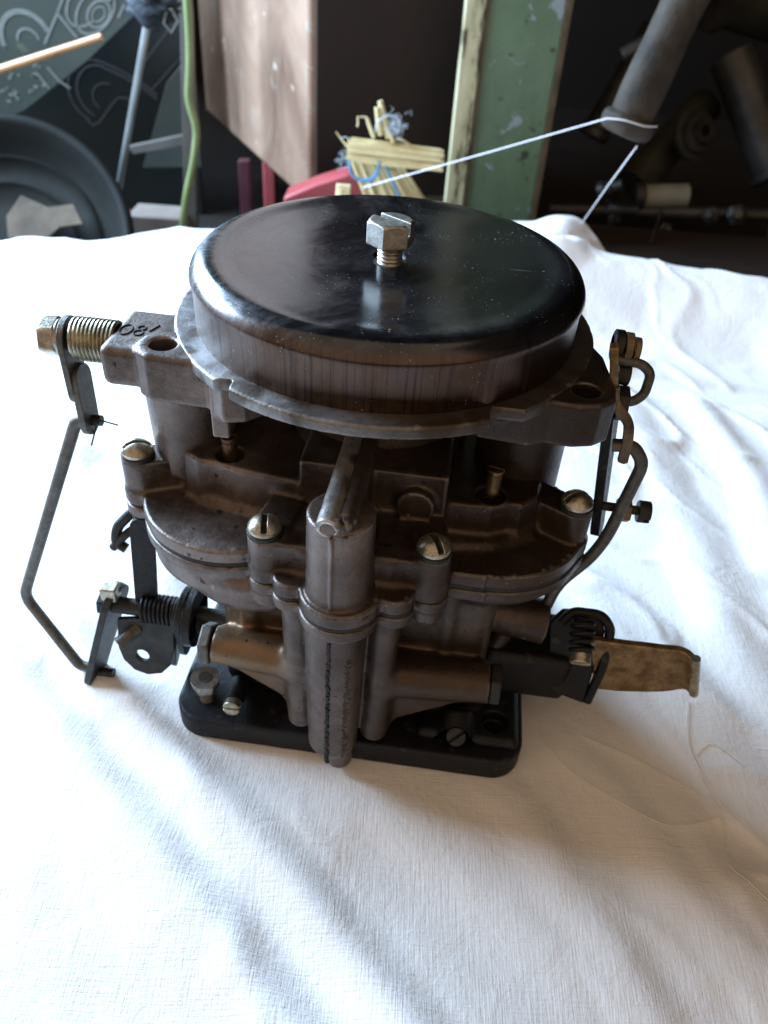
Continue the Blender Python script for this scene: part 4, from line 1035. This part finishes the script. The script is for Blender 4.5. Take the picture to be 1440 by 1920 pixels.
rodthing('thin_pipe', (190, 640, -30), (250, 640, 10), 6, M['dk'], 'thin dark pipe crossing behind the hanging iron pipe', 'pipe')
rodthing('hose', (230, 560, 40), (262, 620, 62), 5, M['rag'], 'dark blue hose stub beside the hanging iron pipe', 'hose')
rodthing('dark_tube', (200, 740, -120), (245, 760, -20), 14, M['dk'], 'dark tube standing upright behind the string', 'tube', True)
rodthing('bent_bar', (160, 700, -190), (420, 690, -176), 7, M['dk'], 'long dark bar lying below the cream jar', 'bar')
for i, (x, z, s_) in enumerate(((330, -178, 9), (356, -176, 11), (285, -196, 7), (226, -190, 8), (402, -190, 12))):
    o = lathe('bolt_head', [(0, 0), (s_, 0), (s_, s_*.6), (s_*.5, s_*.9), (s_*.45, s_*1.8), (0, s_*1.8)], M['dk'], None, 6, c=tuple(W(x, 680, z)), axis=(.3*(i-2), -1, .4), world=True)
    tag(o, ['dark bolt just right of the cream jar', 'larger dark bolt further right of the jar', 'small dark bolt under the jar', 'dark bolt low on the left of the jar', 'biggest dark bolt at the right edge'][i], 'bolt', 'bolts in the right clutter')
box('plank', .10, .55, .50, .60, 0, .012, M['dkbrown'])
o = bpy.data.objects['plank']; tag(o, 'dark brown plank edge lying behind the cloth on the right', 'plank'); o.location.z = W(0, 0, -182).z
bm = bmesh.new(); sweep(bm, [W(236, 560, -182), W(239, 560, -138)], .0012, 8); tag(from_bm('nail', bm, M['dk']), 'thin dark nail sticking up from the brown plank', 'nail')

def turned(name, c, axis, prof, mat, label, cat):
    o = lathe(name, prof, mat, None, 40, c=tuple(W(*c)), axis=axis, world=True); tag(o, label, cat); return o
turned('gear_hub', (300, 720, -110), (.35, -.8, .45), [(0, 0), (26, 0), (26, 5), (20, 6), (19, 12), (12, 13), (11, 20), (6, 20), (6, 2), (0, 2)], M['dk'], 'stepped dark hub lying between the pipes right of the string', 'hub')
turned('flanged_bush', (225, 690, -75), (-.5, -.6, .6), [(0, 0), (18, 0), (18, 4), (12, 5), (12, 18), (9, 18), (9, 2), (0, 2)], M['olive'], 'small flanged bush leaning behind the hanging pipe', 'bush')
turned('worn_pulley', (415, 760, -70), (-.4, -.8, .3), [(0, 0), (30, 0), (31, 3), (24, 7), (24, 9), (31, 13), (30, 16), (10, 16), (10, 4), (0, 4)], M['dk'], 'grooved dark pulley at the far right edge above the cylinder', 'pulley')
turned('hose_fitting', (196, 640, -150), (.8, -.3, .4), [(0, 0), (9, 0), (9, 6), (7, 7), (8, 9), (7, 11), (8, 13), (6, 15), (6, 24), (0, 24)], M['dk'], 'ribbed dark hose fitting low beside the green post', 'fitting')
helixo = None
bm = bmesh.new(); P0 = W(210, 650, -168)
sweep(bm, [P0+Vector((.0011*i/3, .006*math.sin(i*.6), .006*math.cos(i*.6))) for i in range(90)], .0011, 6)
tag(from_bm('coil_spring', bm, M['dk']), 'loose dark coil spring lying left of the cream jar', 'spring')
